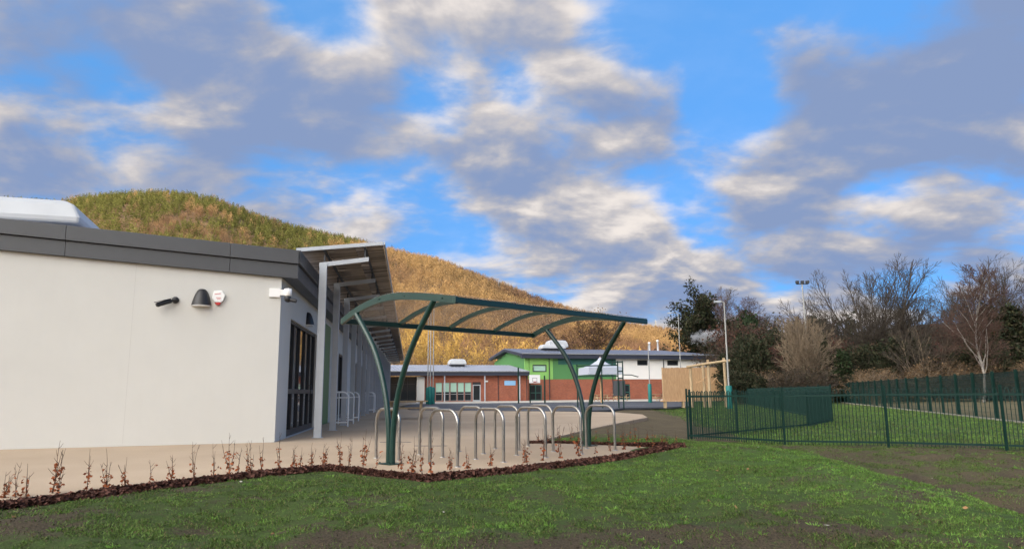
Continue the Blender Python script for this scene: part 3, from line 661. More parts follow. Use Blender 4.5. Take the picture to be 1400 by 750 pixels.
f = MB(); f.box(5.96, 6.08, .06, .18, 0, 2.02); f.box(6.88, 7.0, .06, .18, 0, 2.02); f.box(6.08, 6.88, .06, .18, 1.92, 2.02); f.box(6.08, 6.88, .06, .18, 0, .16)
o = f.build('door', M['col'], bb); MB().box(6.05, 6.91, .11, .13, .1, 1.95).build('pane', M['glass'], o); MB().box(5.96, 7.0, .08, .16, 2.023, 2.34).build('transom', M['frame'], bb)
f = MB(); f.box(-8, -.95, .5, .6, -.1, 3.0); f.build('glazed_screen', M['glass'], bb)
f = MB()
for i in range(8): f.box(-8+i*1.0, -7.93+i*1.0, .42, .49, 0, 3.0)
f.box(-8, -.95, .42, .49, 2.1, 2.17); f.build('screen_frame', M['frame'], bb)
MB().box(-8.5, 13.1, -.70, -.05, 3.12, 3.64).build('fascia', M['navy'], bb)
rf = MB(); rf.xprism([(0, 0)], 0, 0) if False else None
v = [(-8.5, -.75, 3.645), (13.15, -.75, 3.645), (13.15, 8.6, 4.74), (-8.5, 8.6, 4.74), (13.15, 16, 3.7), (-8.5, 16, 3.7)]
rf.add(v+[(x, y, z-.03) for x, y, z in v], [(0, 1, 2, 3), (3, 2, 4, 5), (9, 8, 7, 6), (11, 10, 8, 9), (0, 6, 7, 1), (1, 7, 8, 2), (2, 8, 10, 4), (4, 10, 11, 5), (5, 11, 9, 3), (3, 9, 6, 0)])
for i in range(48):
    x = -8.3+i*.45; rf.bar((x, -.74, 3.668), (x, 8.6, 4.762), .035, .045)
rf.build('roof', M['roof'], bb)
for s in (.15, 9.2, 12.9): MB().tube([(s, -.06, 0), (s, -.06, 3.12)], .045, 8).build('downpipe', M['fascia_dark'], bb)
MB().box(-8.5, 13.15, -.86, -.755, 3.56, 3.66).build('gutter', M['grey_frame'], bb)
for s in (2.36, 7.37, 11.83): MB().box(s-.06, s+.06, -.62, -.50, 0, 3.12).build('post', M['col'], bb)
MB().box(7.42, 7.9, -.07, -.004, 2.34, 2.52).build('wall_light', M['white_plastic'], bb)
MB().box(10.0, 11.45, -.04, -.004, 1.92, 2.50).build('sign_board', M['blue_sign'], bb, .03)
q = Matrix.Rotation(BR, 3, 'Z') @ Vector((5.25, 6.2, 0)); cowl((B.x+q.x, B.y+q.y, 4.47), BR, 2.2, 1.8, .95, 'white roof ventilator cowl on the red-brick block')

# ================================================================== the two-storey hall with green and white cladding
V0 = G(760, 546.7); VR = math.radians(18)
hb = thing('sports_hall', 'two-storey hall clad in green and white above red brick, behind the playground', 'building', (V0.x, V0.y, 0), VR)
D = 14.
w = MB(); pierced(w, -4.2, 24.9, -.1, 2.70, [(-3.62, -1.93, 0, 2.0), (9.2, 10.8, 0, 2.05)], lambda m_, a, b_, lo, hi: m_.box(a, b_, 0, .3, lo, hi)); w.box(-4.2, -3.9, .302, D, -.1, 2.7); w.box(24.6, 24.9, .302, D, -.1, 2.7); w.build('wall', M['brick'], hb)
up_open = [(-3.18, -1.27, 3.66, 4.6)]
w = MB(); pierced(w, -3.62, -.36, 2.70, 5.40, up_open, lambda m_, a, b_, lo, hi: m_.box(a, b_, -.03, .27, lo, hi)); w.box(-4.22, -3.70, -.03, .27, 2.7, 5.4); w.build('cladding', M['lime'], hb)['label'] = 'lime green cladding'
w = MB(); w.box(-.357, 8.8, -.02, .27, 2.7, 5.4); w.box(-4.20, -3.92, .273, D, 2.7, 5.4); w.add([(-4.2, 0.2, 5.4), (-4.2, D, 5.4), (-4.2, D/2, 6.75), (-3.92, .2, 5.4), (-3.92, D, 5.4), (-3.92, D/2, 6.75)], [(0, 1, 2), (5, 4, 3), (0, 2, 5, 3), (1, 4, 5, 2)]); w.build('cladding', M['green_panel'], hb)['label'] = 'mid green cladding'
MB().box(.4, 8.79, -.05, -.022, 4.62, 5.39).build('band', M['teal_panel'], hb)
w = MB(); pierced(w, 8.803, 24.9, 2.70, 5.40, [(12.0, 13.55, 4.58, 5.26), (16.64, 18.3, 4.58, 5.26)], lambda m_, a, b_, lo, hi: m_.box(a, b_, -.03, .27, lo, hi)); w.box(24.62, 24.9, .273, D, 2.7, 5.4); w.build('cladding', M['hall_render'], hb)['label'] = 'white rendered upper wall'
MB().box(-3.8, 24.5, .5, D-.5, -.08, 5.3).build('interior', M['black'], hb)
for a, b_, lo, hi, mt in ((-3.18, -1.27, 3.66, 4.6, 'frame'), (12.0, 13.55, 4.58, 5.26, 'frame'), (16.64, 18.3, 4.58, 5.26, 'frame')):
    t = .12; f = MB(); f.box(a, b_, -.05, .1, hi-t, hi); f.box(a, b_, -.05, .1, lo, lo+t); f.box(a, a+t, -.05, .1, lo+t, hi-t); f.box(b_-t, b_, -.05, .1, lo+t, hi-t)
    o = f.build('window', M[mt], hb); MB().box(a+.1, b_-.1, .03, .05, lo+.1, hi-.1).build('pane', M['blind'] if a < 0 else M['glass'], o)
for a, b_ in ((-3.62, -1.93), (9.2, 10.8)):
    f = MB(); m_ = (a+b_)/2
    for x in (a, m_-.06, b_-.12): f.box(x, x+.12, .06, .16, 0, 2.0)
    for z in (0, .92, 1.88): f.box(a+.12, b_-.12, .065, .155, z, z+.11)
    o = f.build('door', M['teal_panel'], hb); MB().box(a+.05, b_-.05, .10, .12, .05, 1.95).build('pane', M['glass'], o)
MB().box(-4.85, 25.4, -.72, -.06, 5.403, 6.02).build('fascia', M['navy'], hb)
rf = MB(); e = -4.9; v = [(e, -.75, 6.025), (25.4, -.75, 6.025), (20., D/2, 7.05), (e, D/2, 7.05), (25.4, D+.7, 6.0), (e, D+.7, 6.0)]
rf.add(v+[(x, y, z-.05) for x, y, z in v], [(0, 1, 2, 3), (3, 2, 4, 5), (1, 4, 2), (9, 8, 7, 6), (11, 10, 8, 9), (8, 10, 7), (0, 6, 7, 1), (1, 7, 10, 4), (4, 10, 11, 5), (5, 11, 9, 3), (3, 9, 6, 0)])
for i in range(55):
    x = e+.2+i*.45; rf.bar((x, -.74, 6.05), (x, D/2, 7.075), .035, .05)
rf.build('roof', M['roof_far'], hb)
f = MB(); f.bar((-4.72, -.4, 5.83), (-4.72, D/2, 6.83), .34, .34); f.bar((-4.72, D+.4, 5.83), (-4.72, D/2, 6.83), .34, .34); f.build('verge', M['navy'], hb)
for s in (-.9, 8.2, 16.0): MB().tube([(s, -.13, 0), (s, -.13, 5.4)], .06, 8).build('downpipe', M['fascia_dark'], hb)
MB().box(-4.9, 25.45, -.84, -.755, 5.93, 6.04).build('gutter', M['grey_frame'], hb)
MB().tube([(24.2, -.1, 0), (24.2, -.1, 5.4)], .06, 8).build('downpipe', M['grey_frame'], hb)
def hall_pt(s, y): q = Matrix.Rotation(VR, 3, 'Z') @ Vector((s, y, 0)); return (V0.x+q.x, V0.y+q.y)
cowl((*hall_pt(1.3, 4.5), 6.78), VR, 3.4, 1.9, .75, 'lower white roof ventilator cowl on the sports hall'); cowl((*hall_pt(3.2, 7.6), 7.0), VR, 2.9, 1.9, 1.35, 'taller white roof ventilator cowl on the sports hall behind a lower one')
for s, h_, lb in ((17.6, 1.25, 'shorter white metal flue on the sports hall roof'), (19.0, 1.6, 'taller white metal flue giving off steam on the sports hall roof')):
    t = tag(MB().lathe((0, 0, 0), [(.14, -.3), (.14, h_-.2), (.20, h_-.19), (.20, h_), (.02, h_+.06)], 12).build('flue', M['white_plastic']), lb, 'flue', 'flues on the sports hall'); t.location = (*hall_pt(s, 6.6), 6.95)
# ================================================================== the cycle shelter
LB, RB = Vector((-1.85, 11.10, 0)), Vector((1.46, 14.50, 0))
ud = (RB-LB); SL = ud.length; ud.normalize(); SROT = math.atan2(ud.y, ud.x)       # local x along the shelter, local -y towards the lawn
sh = thing('cycle_shelter', 'dark green steel cycle shelter with arched clear roof and forked legs', 'bike shelter', LB, SROT)
def az_(s):
    d = s+.05
    return 2.59-.15*d*d if d < 0 else 2.59-.125*d*d/(d+.45)-.018*d*d
S0, S1 = -1.43, 1.48
def smooth_path(pts, n=18):
    P = np.array(pts, float); t = np.linspace(0, 1, len(P)); tt = np.linspace(0, 1, n); out = []
    for x in tt:
        k = min(int(x*(len(P)-1)), len(P)-2); f = x*(len(P)-1)-k
        p0, p1, p2, p3 = P[max(k-1, 0)], P[k], P[k+1], P[min(k+2, len(P)-1)]
        out.append(.5*((2*p1)+(-p0+p2)*f+(2*p0-5*p1+4*p2-p3)*f*f+(-p0+3*p1-3*p2+p3)*f**3))
    return out
for x in (0, SL):
    for sg, xe in ((-1, -1.02), (1, .98)):
        q = [(0.045, 0), (.062, .55), (.20, 1.15), (.50, 1.76), (abs(xe), az_(xe)-.10)]
        pth = [(x, -sg*a, z) for a, z in smooth_path(q)]
        MB().tube(pth, .044, 12).build('leg', M['green_dk'], sh)
    b = MB(); b.box(x-.13, x+.13, -.16, .16, 0.002, .014)
    for dx in (-.1, .1):
        for dy in (-.13, .13): b.lathe((x+dx, dy, .014), [(.012, 0), (.012, .02)], 6)
    b.build('base_plate', M['green_dk'], sh)
def arch(mb, x, w, h, off=0., s0=S0, s1=S1):
    ss = np.linspace(s0, s1, 22); pr = []
    for s in ss: pr.append((s, az_(s)+off))
    for (a, za), (b_, zb) in zip(pr[:-1], pr[1:]):
        mb.hexa([(x-w/2, -a, za-h), (x+w/2, -a, za-h), (x+w/2, -b_, zb-h), (x-w/2, -b_, zb-h), (x-w/2, -a, za), (x+w/2, -a, za), (x+w/2, -b_, zb), (x-w/2, -b_, zb)])
    return mb
for i in range(5):
    x = SL*i/4; e = i in (0, 4); mb = arch(MB(), x, .055, .105 if e else .07)
    if e:
        for s in (-.35, .3, 1.2): mb.lathe((x-.028 if i == 0 else x+.028, -s, az_(s)-.05), [(.011, -.012), (.011, .012)], 8, 'x')
    o = mb.build('rib', M['green_dk'], sh)
for s in (S0+.02, S1-.02):
    mb = MB(); mb.box(-.03, SL+.03, -s-.035, -s+.035, az_(s)-.10, az_(s)-.012); mb.build('beam', M['green_dk'], sh, .008)
m, nt, b = new_mat('clear_polycarbonate'); L = nt.links.new
b.inputs['Base Color'].default_value = (.62, .58, .57, 1); b.inputs['Roughness'].default_value = .12; b.inputs['Specular IOR Level'].default_value = .6
tr = N(nt, 'ShaderNodeBsdfTransparent'); tr.inputs['Color'].default_value = (.92, .90, .89, 1)
tc = N(nt, 'ShaderNodeTexCoord'); nn = N(nt, 'ShaderNodeTexNoise', Scale=2.5, Detail=6.); L(tc.outputs['Object'], nn.inputs['Vector'])
mr = N(nt, 'ShaderNodeMapRange'); mr.inputs['To Min'].default_value = .70; mr.inputs['To Max'].default_value = .88; L(nn.outputs['Fac'], mr.inputs['Value'])
ms = N(nt, 'ShaderNodeMixShader'); L(mr.outputs[0], ms.inputs['Fac']); L(b.outputs['BSDF'], ms.inputs[1]); L(tr.outputs['BSDF'], ms.inputs[2])
L(ms.outputs['Shader'], nt.nodes['Material Output'].inputs['Surface']); M['poly'] = m
for i in range(4):
    x0, x1 = SL*i/4+.002, SL*(i+1)/4-.002; mb = MB(); ss = np.linspace(S0-.03, S1+.04, 22)
    pts = [(x, -s, az_(s)+.008+dz) for dz in (0, .006) for s in ss for x in (x0, x1)]; k = len(ss)
    f = []
    for o_ in (0, 2*k): f += [(o_+2*j, o_+2*j+1, o_+2*j+3, o_+2*j+2) for j in range(k-1)]
    f += [(0, 1, 2*k+1, 2*k), (2*k-2, 2*k-1, 4*k-1, 4*k-2)]+[(2*j, 2*j+2, 2*k+2*j+2, 2*k+2*j) for j in range(k-1)]+[(2*j+1, 2*j+3, 2*k+2*j+3, 2*k+2*j+1) for j in range(k-1)]
    mb.add(pts, f, True).build('roof_panel', M['poly'], sh)
# ---- stainless hoop stands in two rows
HD = Vector((.665, -.747, 0)); SPAN = .70; HH = .80; rr_ = .20
hp = [(0, 0, -.03)]+[(0, 0, HH-rr_)]+[(rr_-rr_*math.cos(a), 0, HH-rr_+rr_*math.sin(a)) for a in np.linspace(.15, PI/2, 9)]
hp += [(SPAN-x, 0, z) for x, _, z in hp[::-1]]
hoop = MB().tube(hp, .0245, 12); 
for x in (0, SPAN): hoop.lathe((x, 0, 0), [(.05, .0), (.05, .006), (.028, .012)], 14)
proto = None
for row, (nx_, ny_), (dx, dy) in (('front', (-.80, 10.62), (.660, .672)), ('back', (-1.80, 11.62), (.640, .605))):
    for k in range(5):
        if proto is None: o = proto = hoop.build('bike_stand', M['steel'])
        else: o = proto.copy(); COL.objects.link(o)
        p = Vector((nx_+dx*k, ny_+dy*k, 0))-HD*SPAN; o.location = p; o.rotation_euler.z = math.atan2(HD.y, HD.x)+random.uniform(-.03, .03)
        tag(o, f'{ordw(k)} bare steel hoop stand from the left in the {row} row under the shelter', 'bike stand', 'steel hoop stands under the cycle shelter')

# ---- beech saplings in the mulch
def sapling_meshes(seed):
    r = random.Random(seed); st = MB(); V = []; Q = []; T = []
    H = r.uniform(.31, .55)
    for k in range(r.choice((1, 2, 2, 3))):
        a = r.uniform(0, 2*PI); ln = r.uniform(.06, .34) if k else r.uniform(.0, .12); hh = H*(1 if k == 0 else r.uniform(.6, .95)); pts = []; n = 7
        wx, wy = r.uniform(-.03, .03), r.uniform(-.03, .03)
        for i in range(n+1):
            t = i/n; pts.append(Vector((math.cos(a)*ln*hh*t**1.3+wx*math.sin(t*5)*.4, math.sin(a)*ln*hh*t**1.3+wy*math.sin(t*6+1)*.4, hh*t-.02)))
        st.tube(pts, [.0052*(1-.72*i/n) for i in range(n+1)], 5)
        for i in range(2, n):                                          # side twigs
            if r.random() < .55:
                p = pts[i]; b_ = r.uniform(0, 2*PI); l2 = r.uniform(.04, .14)*(1.1-.5*i/n); tip = p+Vector((math.cos(b_)*l2*.65, math.sin(b_)*l2*.65, l2*.75)); st.tube([p, (p+tip)/2+Vector((0, 0, -.006)), tip], [.003, .0024, .0014], 4)
                if i < 5 and r.random() < .4: V_add(V, Q, T, r, tip, 2)
        for i in range(1, 5):
            if r.random() < (.95, .95, .7, .25)[i-1]: V_add(V, Q, T, r, pts[i], r.randint(2, 5))
    return st, V, Q, T
def V_add(V, Q, T, r, p, n):
    for _ in range(n):
        c = p+Vector((r.uniform(-.025, .025), r.uniform(-.025, .025), r.uniform(-.03, .02))); d = Vector((r.gauss(0, 1), r.gauss(0, 1), r.gauss(-.4, .6))).normalized()
        s = d.cross(Vector((r.gauss(0, 1), r.gauss(0, 1), r.gauss(0, 1)))).normalized(); L_ = r.uniform(.028, .054); w_ = L_*.36; nn_ = d.cross(s)*.006
        b_ = len(V); V += [tuple(c), tuple(c+d*L_*.5+s*w_+nn_), tuple(c+d*L_), tuple(c+d*L_*.5-s*w_+nn_)]; Q.append((b_, b_+1, b_+2, b_+3))
        k = r.uniform(.5, 1.35); T += [(.29*k, .092*k, .038*k)]*4
M['sapling_bark'] = mat('sapling_bark', (.085, .05, .035), .9, var=.3)
protos = []
for i in range(12):
    t = thing('beech_sapling', 'x', 'sapling'); st, V, Q, T = sapling_meshes(100+i); st.build('stem', M['sapling_bark'], t)
    if V: np_mesh('leaves', V, Q, M['leaf'], t, tint=T)
    protos.append(t)
used = [0]
def sapling(p, label, group, sc=1.):
    i = used[0]; used[0] += 1
    t = protos[i] if i < 12 else copy_tree(protos[(i*5+3) % 12])
    t.location = p; t.rotation_euler = (0, 0, random.uniform(0, 6.28)); t.scale = (sc,)*3; tag(t, label, 'sapling', group)
fr = [5, 20, 36, 71, 80, 119, 147, 171, 205, 234, 264, 291, 314, 326, 338, 343, 358, 381, 402, 411, 425, 442, 465, 477, 496, 515, 549, 563, 575, 589, 615, 639, 670, 719, 743, 765, 792, 814, 834, 852, 873, 893, 911, 925]
FRY = [(0, 681), (200, 660), (375, 642), (450, 635.5), (500, 638), (580, 645), (640, 640), (700, 634), (800, 622), (860, 613), (930, 609)]
for i, x in enumerate(fr):
    p = G(x, float(np.interp(x, *zip(*FRY)))+random.uniform(-.6, 1.2)); p.z = -.02
    sapling(p, f'{ordw(i)} rusty-leaved beech sapling from the left in the front mulch strip', 'beech saplings along the front mulch strip', random.uniform(.85, 1.12))
for i, (x, y) in enumerate([(737, 605), (748, 604), (765, 602), (781, 600), (800, 599), (815, 598), (832, 600), (850, 600), (862, 597), (868, 598), (885, 599), (905, 600)]):
    p = G(x, y); p.z = float(gz(p.x, p.y))-.01
    sapling(p, f'{ordw(i)} small beech sapling from the left in the bed behind the bike stands', 'beech saplings behind the bike stands', random.uniform(.75, 1.0))

# ================================================================== playground furniture
def picnic(loc, rz_, label, first=[None]):
    if first[0] is None:
        t = thing('picnic_table', label, 'picnic table', loc, rz_, 'timber picnic tables around the playground')
        b = MB()
        for i in range(5): b.box(-.9, .9, -.36+i*.146, -.36+i*.146+.136, .70, .74)
        b.build('tabletop', M['wood_grey'], t, .006)
        for s in (-1, 1):
            b = MB()
            for k in range(2): y = s*.66+k*.13-.12; b.box(-.9, .9, y, y+.12, .42, .46)
            b.build('bench', M['wood_grey'], t, .006)
        for x in (-.62, .62):
            b = MB(); b.bar((x, -.18, .70), (x, -.56, 0), .05, .10, (1, 0, 0)); b.bar((x, .18, .70), (x, .56, 0), .05, .10, (1, 0, 0)); b.bar((x+.052, -.78, .37), (x+.052, .78, .37), .05, .095); b.bar((x+.052, -.36, .66), (x+.052, .36, .66), .05, .07); b.build('leg_frame', M['wood_grey'], t)
        first[0] = t
    else: t = copy_tree(first[0]); t.location = loc; t.rotation_euler.z = rz_; t['label'] = label
    return t
picnic((-4.45, 30.3, 0), .10, 'timber picnic table on the buff paving beside the veranda, nearest to the camera')
p = at(822, 545, 82); picnic((p.x, p.y, 0), .3, 'timber picnic table against the brick wall, left of the pale sail canopy mast')
p = at(848, 545, 83.5); picnic((p.x, p.y, 0), .3, 'timber picnic table against the brick wall, behind the dark goal board')
p = at(900, 546, 80); picnic((p.x, p.y, 0), .5, 'timber picnic table by the end of the tall timber screen')
p = G(922, 557.0); t = thing('timber_bench', 'low pale timber bench in front of the tall timber screen', 'bench', p, .1)
MB().box(-.85, .85, -.2, .2, .40, .47).build('seat', M['wood'], t, .006)
for x in (-.6, .6): MB().box(x-.06, x+.06, -.15, .15, 0, .40).build('leg', M['wood_grey'], t)

def padded_pole(px, py, ptop, padh, label, Yv=None, head=None):
    p = G(px, py) if Yv is None else Vector((*at(px, py, Yv).xy, 0)); h = at(px, ptop, p.y).z
    t = thing('lamp_post' if head else 'padded_pole', label, 'lamp post' if head else 'pole', p, 0, None if head else 'tall grey poles with teal pads')
    MB().tube([(0, 0, 0), (0, 0, h*.5), (0, 0, h)], [.06, .05, .04], 10).build('shaft', M['pole'], t)
    if padh: MB().lathe((0, 0, 0), [(.17, .02), (.18, .05), (.18, padh-.04), (.15, padh)], 14).build('pad', M['teal_pad'], t)
    if head: MB().tube([(0, 0, h-.02), (head*.5, 0, h+.05), (head, 0, h+.06)], .03, 8).build('arm', M['pole'], t); b = MB(); b.box(head-.3, head+.1, -.1, .1, h-.02, h+.09); b.build('lamp_head', M['col'], t, .01)
padded_pole(584.6, 552, 418, 1.6, 'leftmost of the three grey poles with teal pads in front of the brick block')
padded_pole(588.0, 552.6, 418, 1.65, 'middle of the three grey poles with teal pads in front of the brick block')
padded_pole(592.0, 552, 418, 1.6, 'rightmost of the three grey poles with teal pads in front of the brick block')
padded_pole(889, 550, 472, 1.75, 'grey pole with teal pad before the white part of the sports hall')
padded_pole(998, 558.5, 413, 1.35, 'tall leaning-looking lamp post with teal pad behind the green railings', head=-.3)
padded_pole(932.5, 548, 428, 0, 'thin grey lamp post with short arm rising beside the steaming flue', Yv=74, head=-.8)

def ball_post(px, py, ptop, label):
    p = G(px, py); h = at(px, ptop, p.y).z; t = tag(MB().tube([(0, 0, 0), (0, 0, h)], .075, 8).lathe((0, 0, 0), [(.16, 0), (.16, .02)], 10).build('court_post', M['green_fence']), label, 'post', 'dark posts round the ball court'); t.location = p
ball_post(745, 551, 513, 'dark court post right of the basketball backboard'); ball_post(709, 551, 502, 'dark court post left of the basketball backboard')
p = G(727, 551); h = at(727, 518, p.y); t = thing('basketball_hoop', 'white basketball backboard on a dark post in front of the brick wall', 'basketball hoop', p, BR)
z0, z1 = at(727, 523.2, p.y).z, at(727, 512, p.y).z
MB().tube([(0, .5, 0), (0, .5, z0), (0, .1, (z0+z1)/2)], .06, 8).build('post', M['green_fence'], t)
bd = MB().box(-.22, .86, -.03, .03, z0, z1).build('backboard', M['white_plastic'], t)
b = MB()
for x0, x1, a, c in ((.09, .55, .12, .15), (.09, .55, .46, .49), (.09, .12, .15, .46), (.52, .55, .15, .46)): b.box(x0, x1, -.034, -.0305, z0+a, z0+c)
b.build('marking', M['frame'], bd)
b = MB(); b.tube([(.32+.22*math.cos(a), -.28+.22*math.sin(a), z0+.10) for a in np.linspace(0, 2*PI, 17)], .016, 6); b.box(.24, .40, -.06, -.031, z0+.06, z0+.13); b.build('rim', M['red'], t)

p = G(790, 557.5); q = G(853, 557.5); gw = (q-p).length; ang = math.atan2(q.y-p.y, q.x-p.x)
t = thing('goal_unit', 'dark green ball-court goal frame with a dark board at its right post', 'goal', p, ang); K = gw/3.15
for x in (0, 1.72*K, 2.82*K, gw): MB().box(x-.035, x+.035, -.035, .035, 0, 3.02 if x > 2.5*K else 2.85).build('post', M['green_fence'], t)
for z, x0, x1 in ((2.74, .036, 2.82*K-.036), (2.05, .036, 2.82*K-.036), (2.95, 2.25*K, gw-.036), (2.35, 2.82*K+.036, gw-.036), (1.9, 2.82*K+.036, gw-.036)): MB().box(x0, x1, -.03, .03, z-.04, z+.04).build('rail', M['green_fence'], t)
b = MB(); b.box(2.48*K, gw+.12, .05, .11, .78, 1.75); b.build('board', M['fascia_dark'], t, .01)
for x in (.0, .0): pass
b = MB(); b.tube([(gw+.05, .02, 2.12), (gw+.55, .02, 2.10), (gw+.95, .02, 1.98), (gw+1.0, .02, 2.0)], .03, 7); b.build('arm', M['green_fence'], t)

p = at(822, 548, 71); p.z = 0; t = thing('sail_canopy', 'white peaked fabric canopy on a pale mast between the goal frame and the hall', 'canopy', p, .2)
def zz_(py): return at(822, py, 71).z
zc, ze, zb = zz_(487), zz_(501), zz_(512)
v = [(0, 0, zc)]; ring = []; nS = 16
for lvl, (rad, z) in enumerate(((.28, zc-.42), (.75, zc-.75), (1.35, ze-.02), (1.72, ze-.1), (1.74, zb))):
    for j in range(nS):
        a = 2*PI*j/nS+PI/4; sq = 1/max(abs(math.cos(a-0)), abs(math.sin(a-0))) if lvl > 1 else 1.15
        v.append((rad*math.cos(a)*sq, rad*math.sin(a)*sq, z))
f = [(0, 1+j, 1+(j+1) % nS) for j in range(nS)]+[(1+i*nS+j, 1+(i+1)*nS+j, 1+(i+1)*nS+(j+1) % nS, 1+i*nS+(j+1) % nS) for i in range(4) for j in range(nS)]
o = MB().add(v, f, False).build('sail', M['sail'], t); sd = o.modifiers.new('thick', 'SOLIDIFY'); sd.thickness = .02
MB().tube([(0, 0, 0), (0, 0, zc-.02)], .07, 10).build('mast', M['wood'], t)

# ---- the tall timber screen and the log play frame
SA_, SB_ = Vector((*at(907, 546, 72).xy, 0)), Vector((*at(990, 546, 75).xy, 0)); d = SB_-SA_; ang = math.atan2(d.y, d.x); LN = d.length; SH = at(907, 502.5, 72).z
t = thing('timber_screen', 'tall pale timber board screen standing behind the green railings', 'fence', SA_, ang)
r = random.Random(4); nb_ = int(LN/.145)
b = MB()
for i in range(nb_): x = i*LN/nb_; b.box(x+.004, x+LN/nb_-.004, -.012+r.uniform(-.004, .004), .012, .06, SH+r.uniform(-.02, .02)+.12*i/nb_)
b.build('boards', M['wood'], t); b = MB()
for z in (.4, SH/2, SH-.3): b.box(0, LN, .015, .08, z, z+.09)
b.build('rail', M['wood_grey'], t)
for x in np.linspace(.1, LN-.1, 5): MB().box(x-.06, x+.06, .083, .19, 0, SH+.05).build('post', M['wood_grey'], t)
FY = 50.; t = None
pts = [(943.5, 499), (960.8, 495.5), (967.6, 491.5), (989.5, 489)]
base = Vector((*at(943.5, 556, FY).xy, 0)); t = thing('play_frame', 'rough log play frame with sloping top beam and ropes in front of the timber screen', 'climbing frame', base, 0)
for i, (px, py) in enumerate(pts):
    q = at(px, py, FY+(i % 2)*.5); x, y, z = q.x-base.x, q.y-base.y, q.z
    MB().tube([(x, y, -.06), (x+.02, y, z*.5), (x, y, z)], [.11, .10, .095], 10).build('post', M['wood_grey'], t)
a, b_ = at(938, 501.5, FY)-base, at(997, 492.5, FY)-base; MB().tube([(a.x, -.16, a.z), ((a.x+b_.x)/2, -.16, (a.z+b_.z)/2+.02), (b_.x, -.16, b_.z)], .085, 10).build('beam', M['wood_grey'], t)
for (x0, y0), (x1, y1) in (((947, 516), (959, 524)), ((950, 524), (966, 514)), ((958, 516), (973, 529)), ((966, 528), (980, 515)), ((978, 516), (988, 526))):
    a, b_ = at(x0, y0, FY+.2)-base, at(x1, y1, FY+.2)-base; MB().tube([tuple(a), tuple((a+b_)/2+Vector((0, 0, -.08))), tuple(b_)], .028, 7).build('rope', M['wood'], t)

# ================================================================== railings
def railing(name, pts, label, sp=2.0, hgt=1.24, pk=.068, mname='green_fence', z0=None, bow=True, n_side=4):
    o0 = pts[0]; t = thing(name, label, 'fence', (*o0, float(gz(*o0))))
    base = Vector((*o0, float(gz(*o0))))
    for (ax, ay), (bx, by) in zip(pts[:-1], pts[1:]):
        Ln = math.hypot(bx-ax, by-ay); nb = max(1, round(Ln/sp))
        for k in range(nb+1):
            x, y = ax+(bx-ax)*k/nb, ay+(by-ay)*k/nb
            if k == 0 and (ax, ay) != tuple(o0): continue
            z = float(gz(x, y)); MB().box(x-base.x-.021, x-base.x+.021, y-base.y-.021, y-base.y+.021, z-base.z-.05, z-base.z+hgt+.02).build('post', M[mname], t)
        for k in range(nb):
            A_ = Vector((ax+(bx-ax)*k/nb, ay+(by-ay)*k/nb, 0)); B_ = Vector((ax+(bx-ax)*(k+1)/nb, ay+(by-ay)*(k+1)/nb, 0))
            A_.z, B_.z = float(gz(A_.x, A_.y)), float(gz(B_.x, B_.y)); dd = (B_-A_); L_ = dd.length; dn = dd.normalized(); mb = MB(); up = Vector((0, 0, 1))
            A2, B2 = A_+dn*.032-base, B_-dn*.032-base
            for z in (.10, hgt-.17): mb.bar(A2+up*z, B2+up*z, .01, .04)
            npk = max(2, 2*int((L_-.06)/pk/2)); stp = (L_-.06)/npk; top = hgt-.10
            for i in range(0, npk, 2):
                p0 = A2+dn*(stp*(i+.5)); p1 = p0+dn*stp
                path = [p0+up*.03, p0+up*top]+[p0+dn*(stp/2*(1-math.cos(a)))+up*(top+stp*.85*math.sin(a)) for a in np.linspace(PI/6, 5*PI/6, 5)]+[p1+up*top, p1+up*.03]
                mb.tube(path, .0085, n_side, cap=False)
            mb.build('panel', M[mname], t)
    return t
railing('railing_fence', [(4.40, 18.45), (5.95, 16.1), (16.6, 10.3)], 'dark green bow-top railing fence running across the right foreground lawn', 2.05)
q1 = G(1105, 581.5, -.12)
railing('railing_fence', [(4.52, 18.62), (q1.x, q1.y), (12.35, 28.3)], 'dark green bow-top railing slanting back just behind the near railing', 2.3, hgt=1.24)
railing('railing_fence', [(12.5, 28.6), (22.6, 72.0)], 'dark green bow-top railing seen nearly end-on beyond the near railings', 2.6, hgt=1.42)
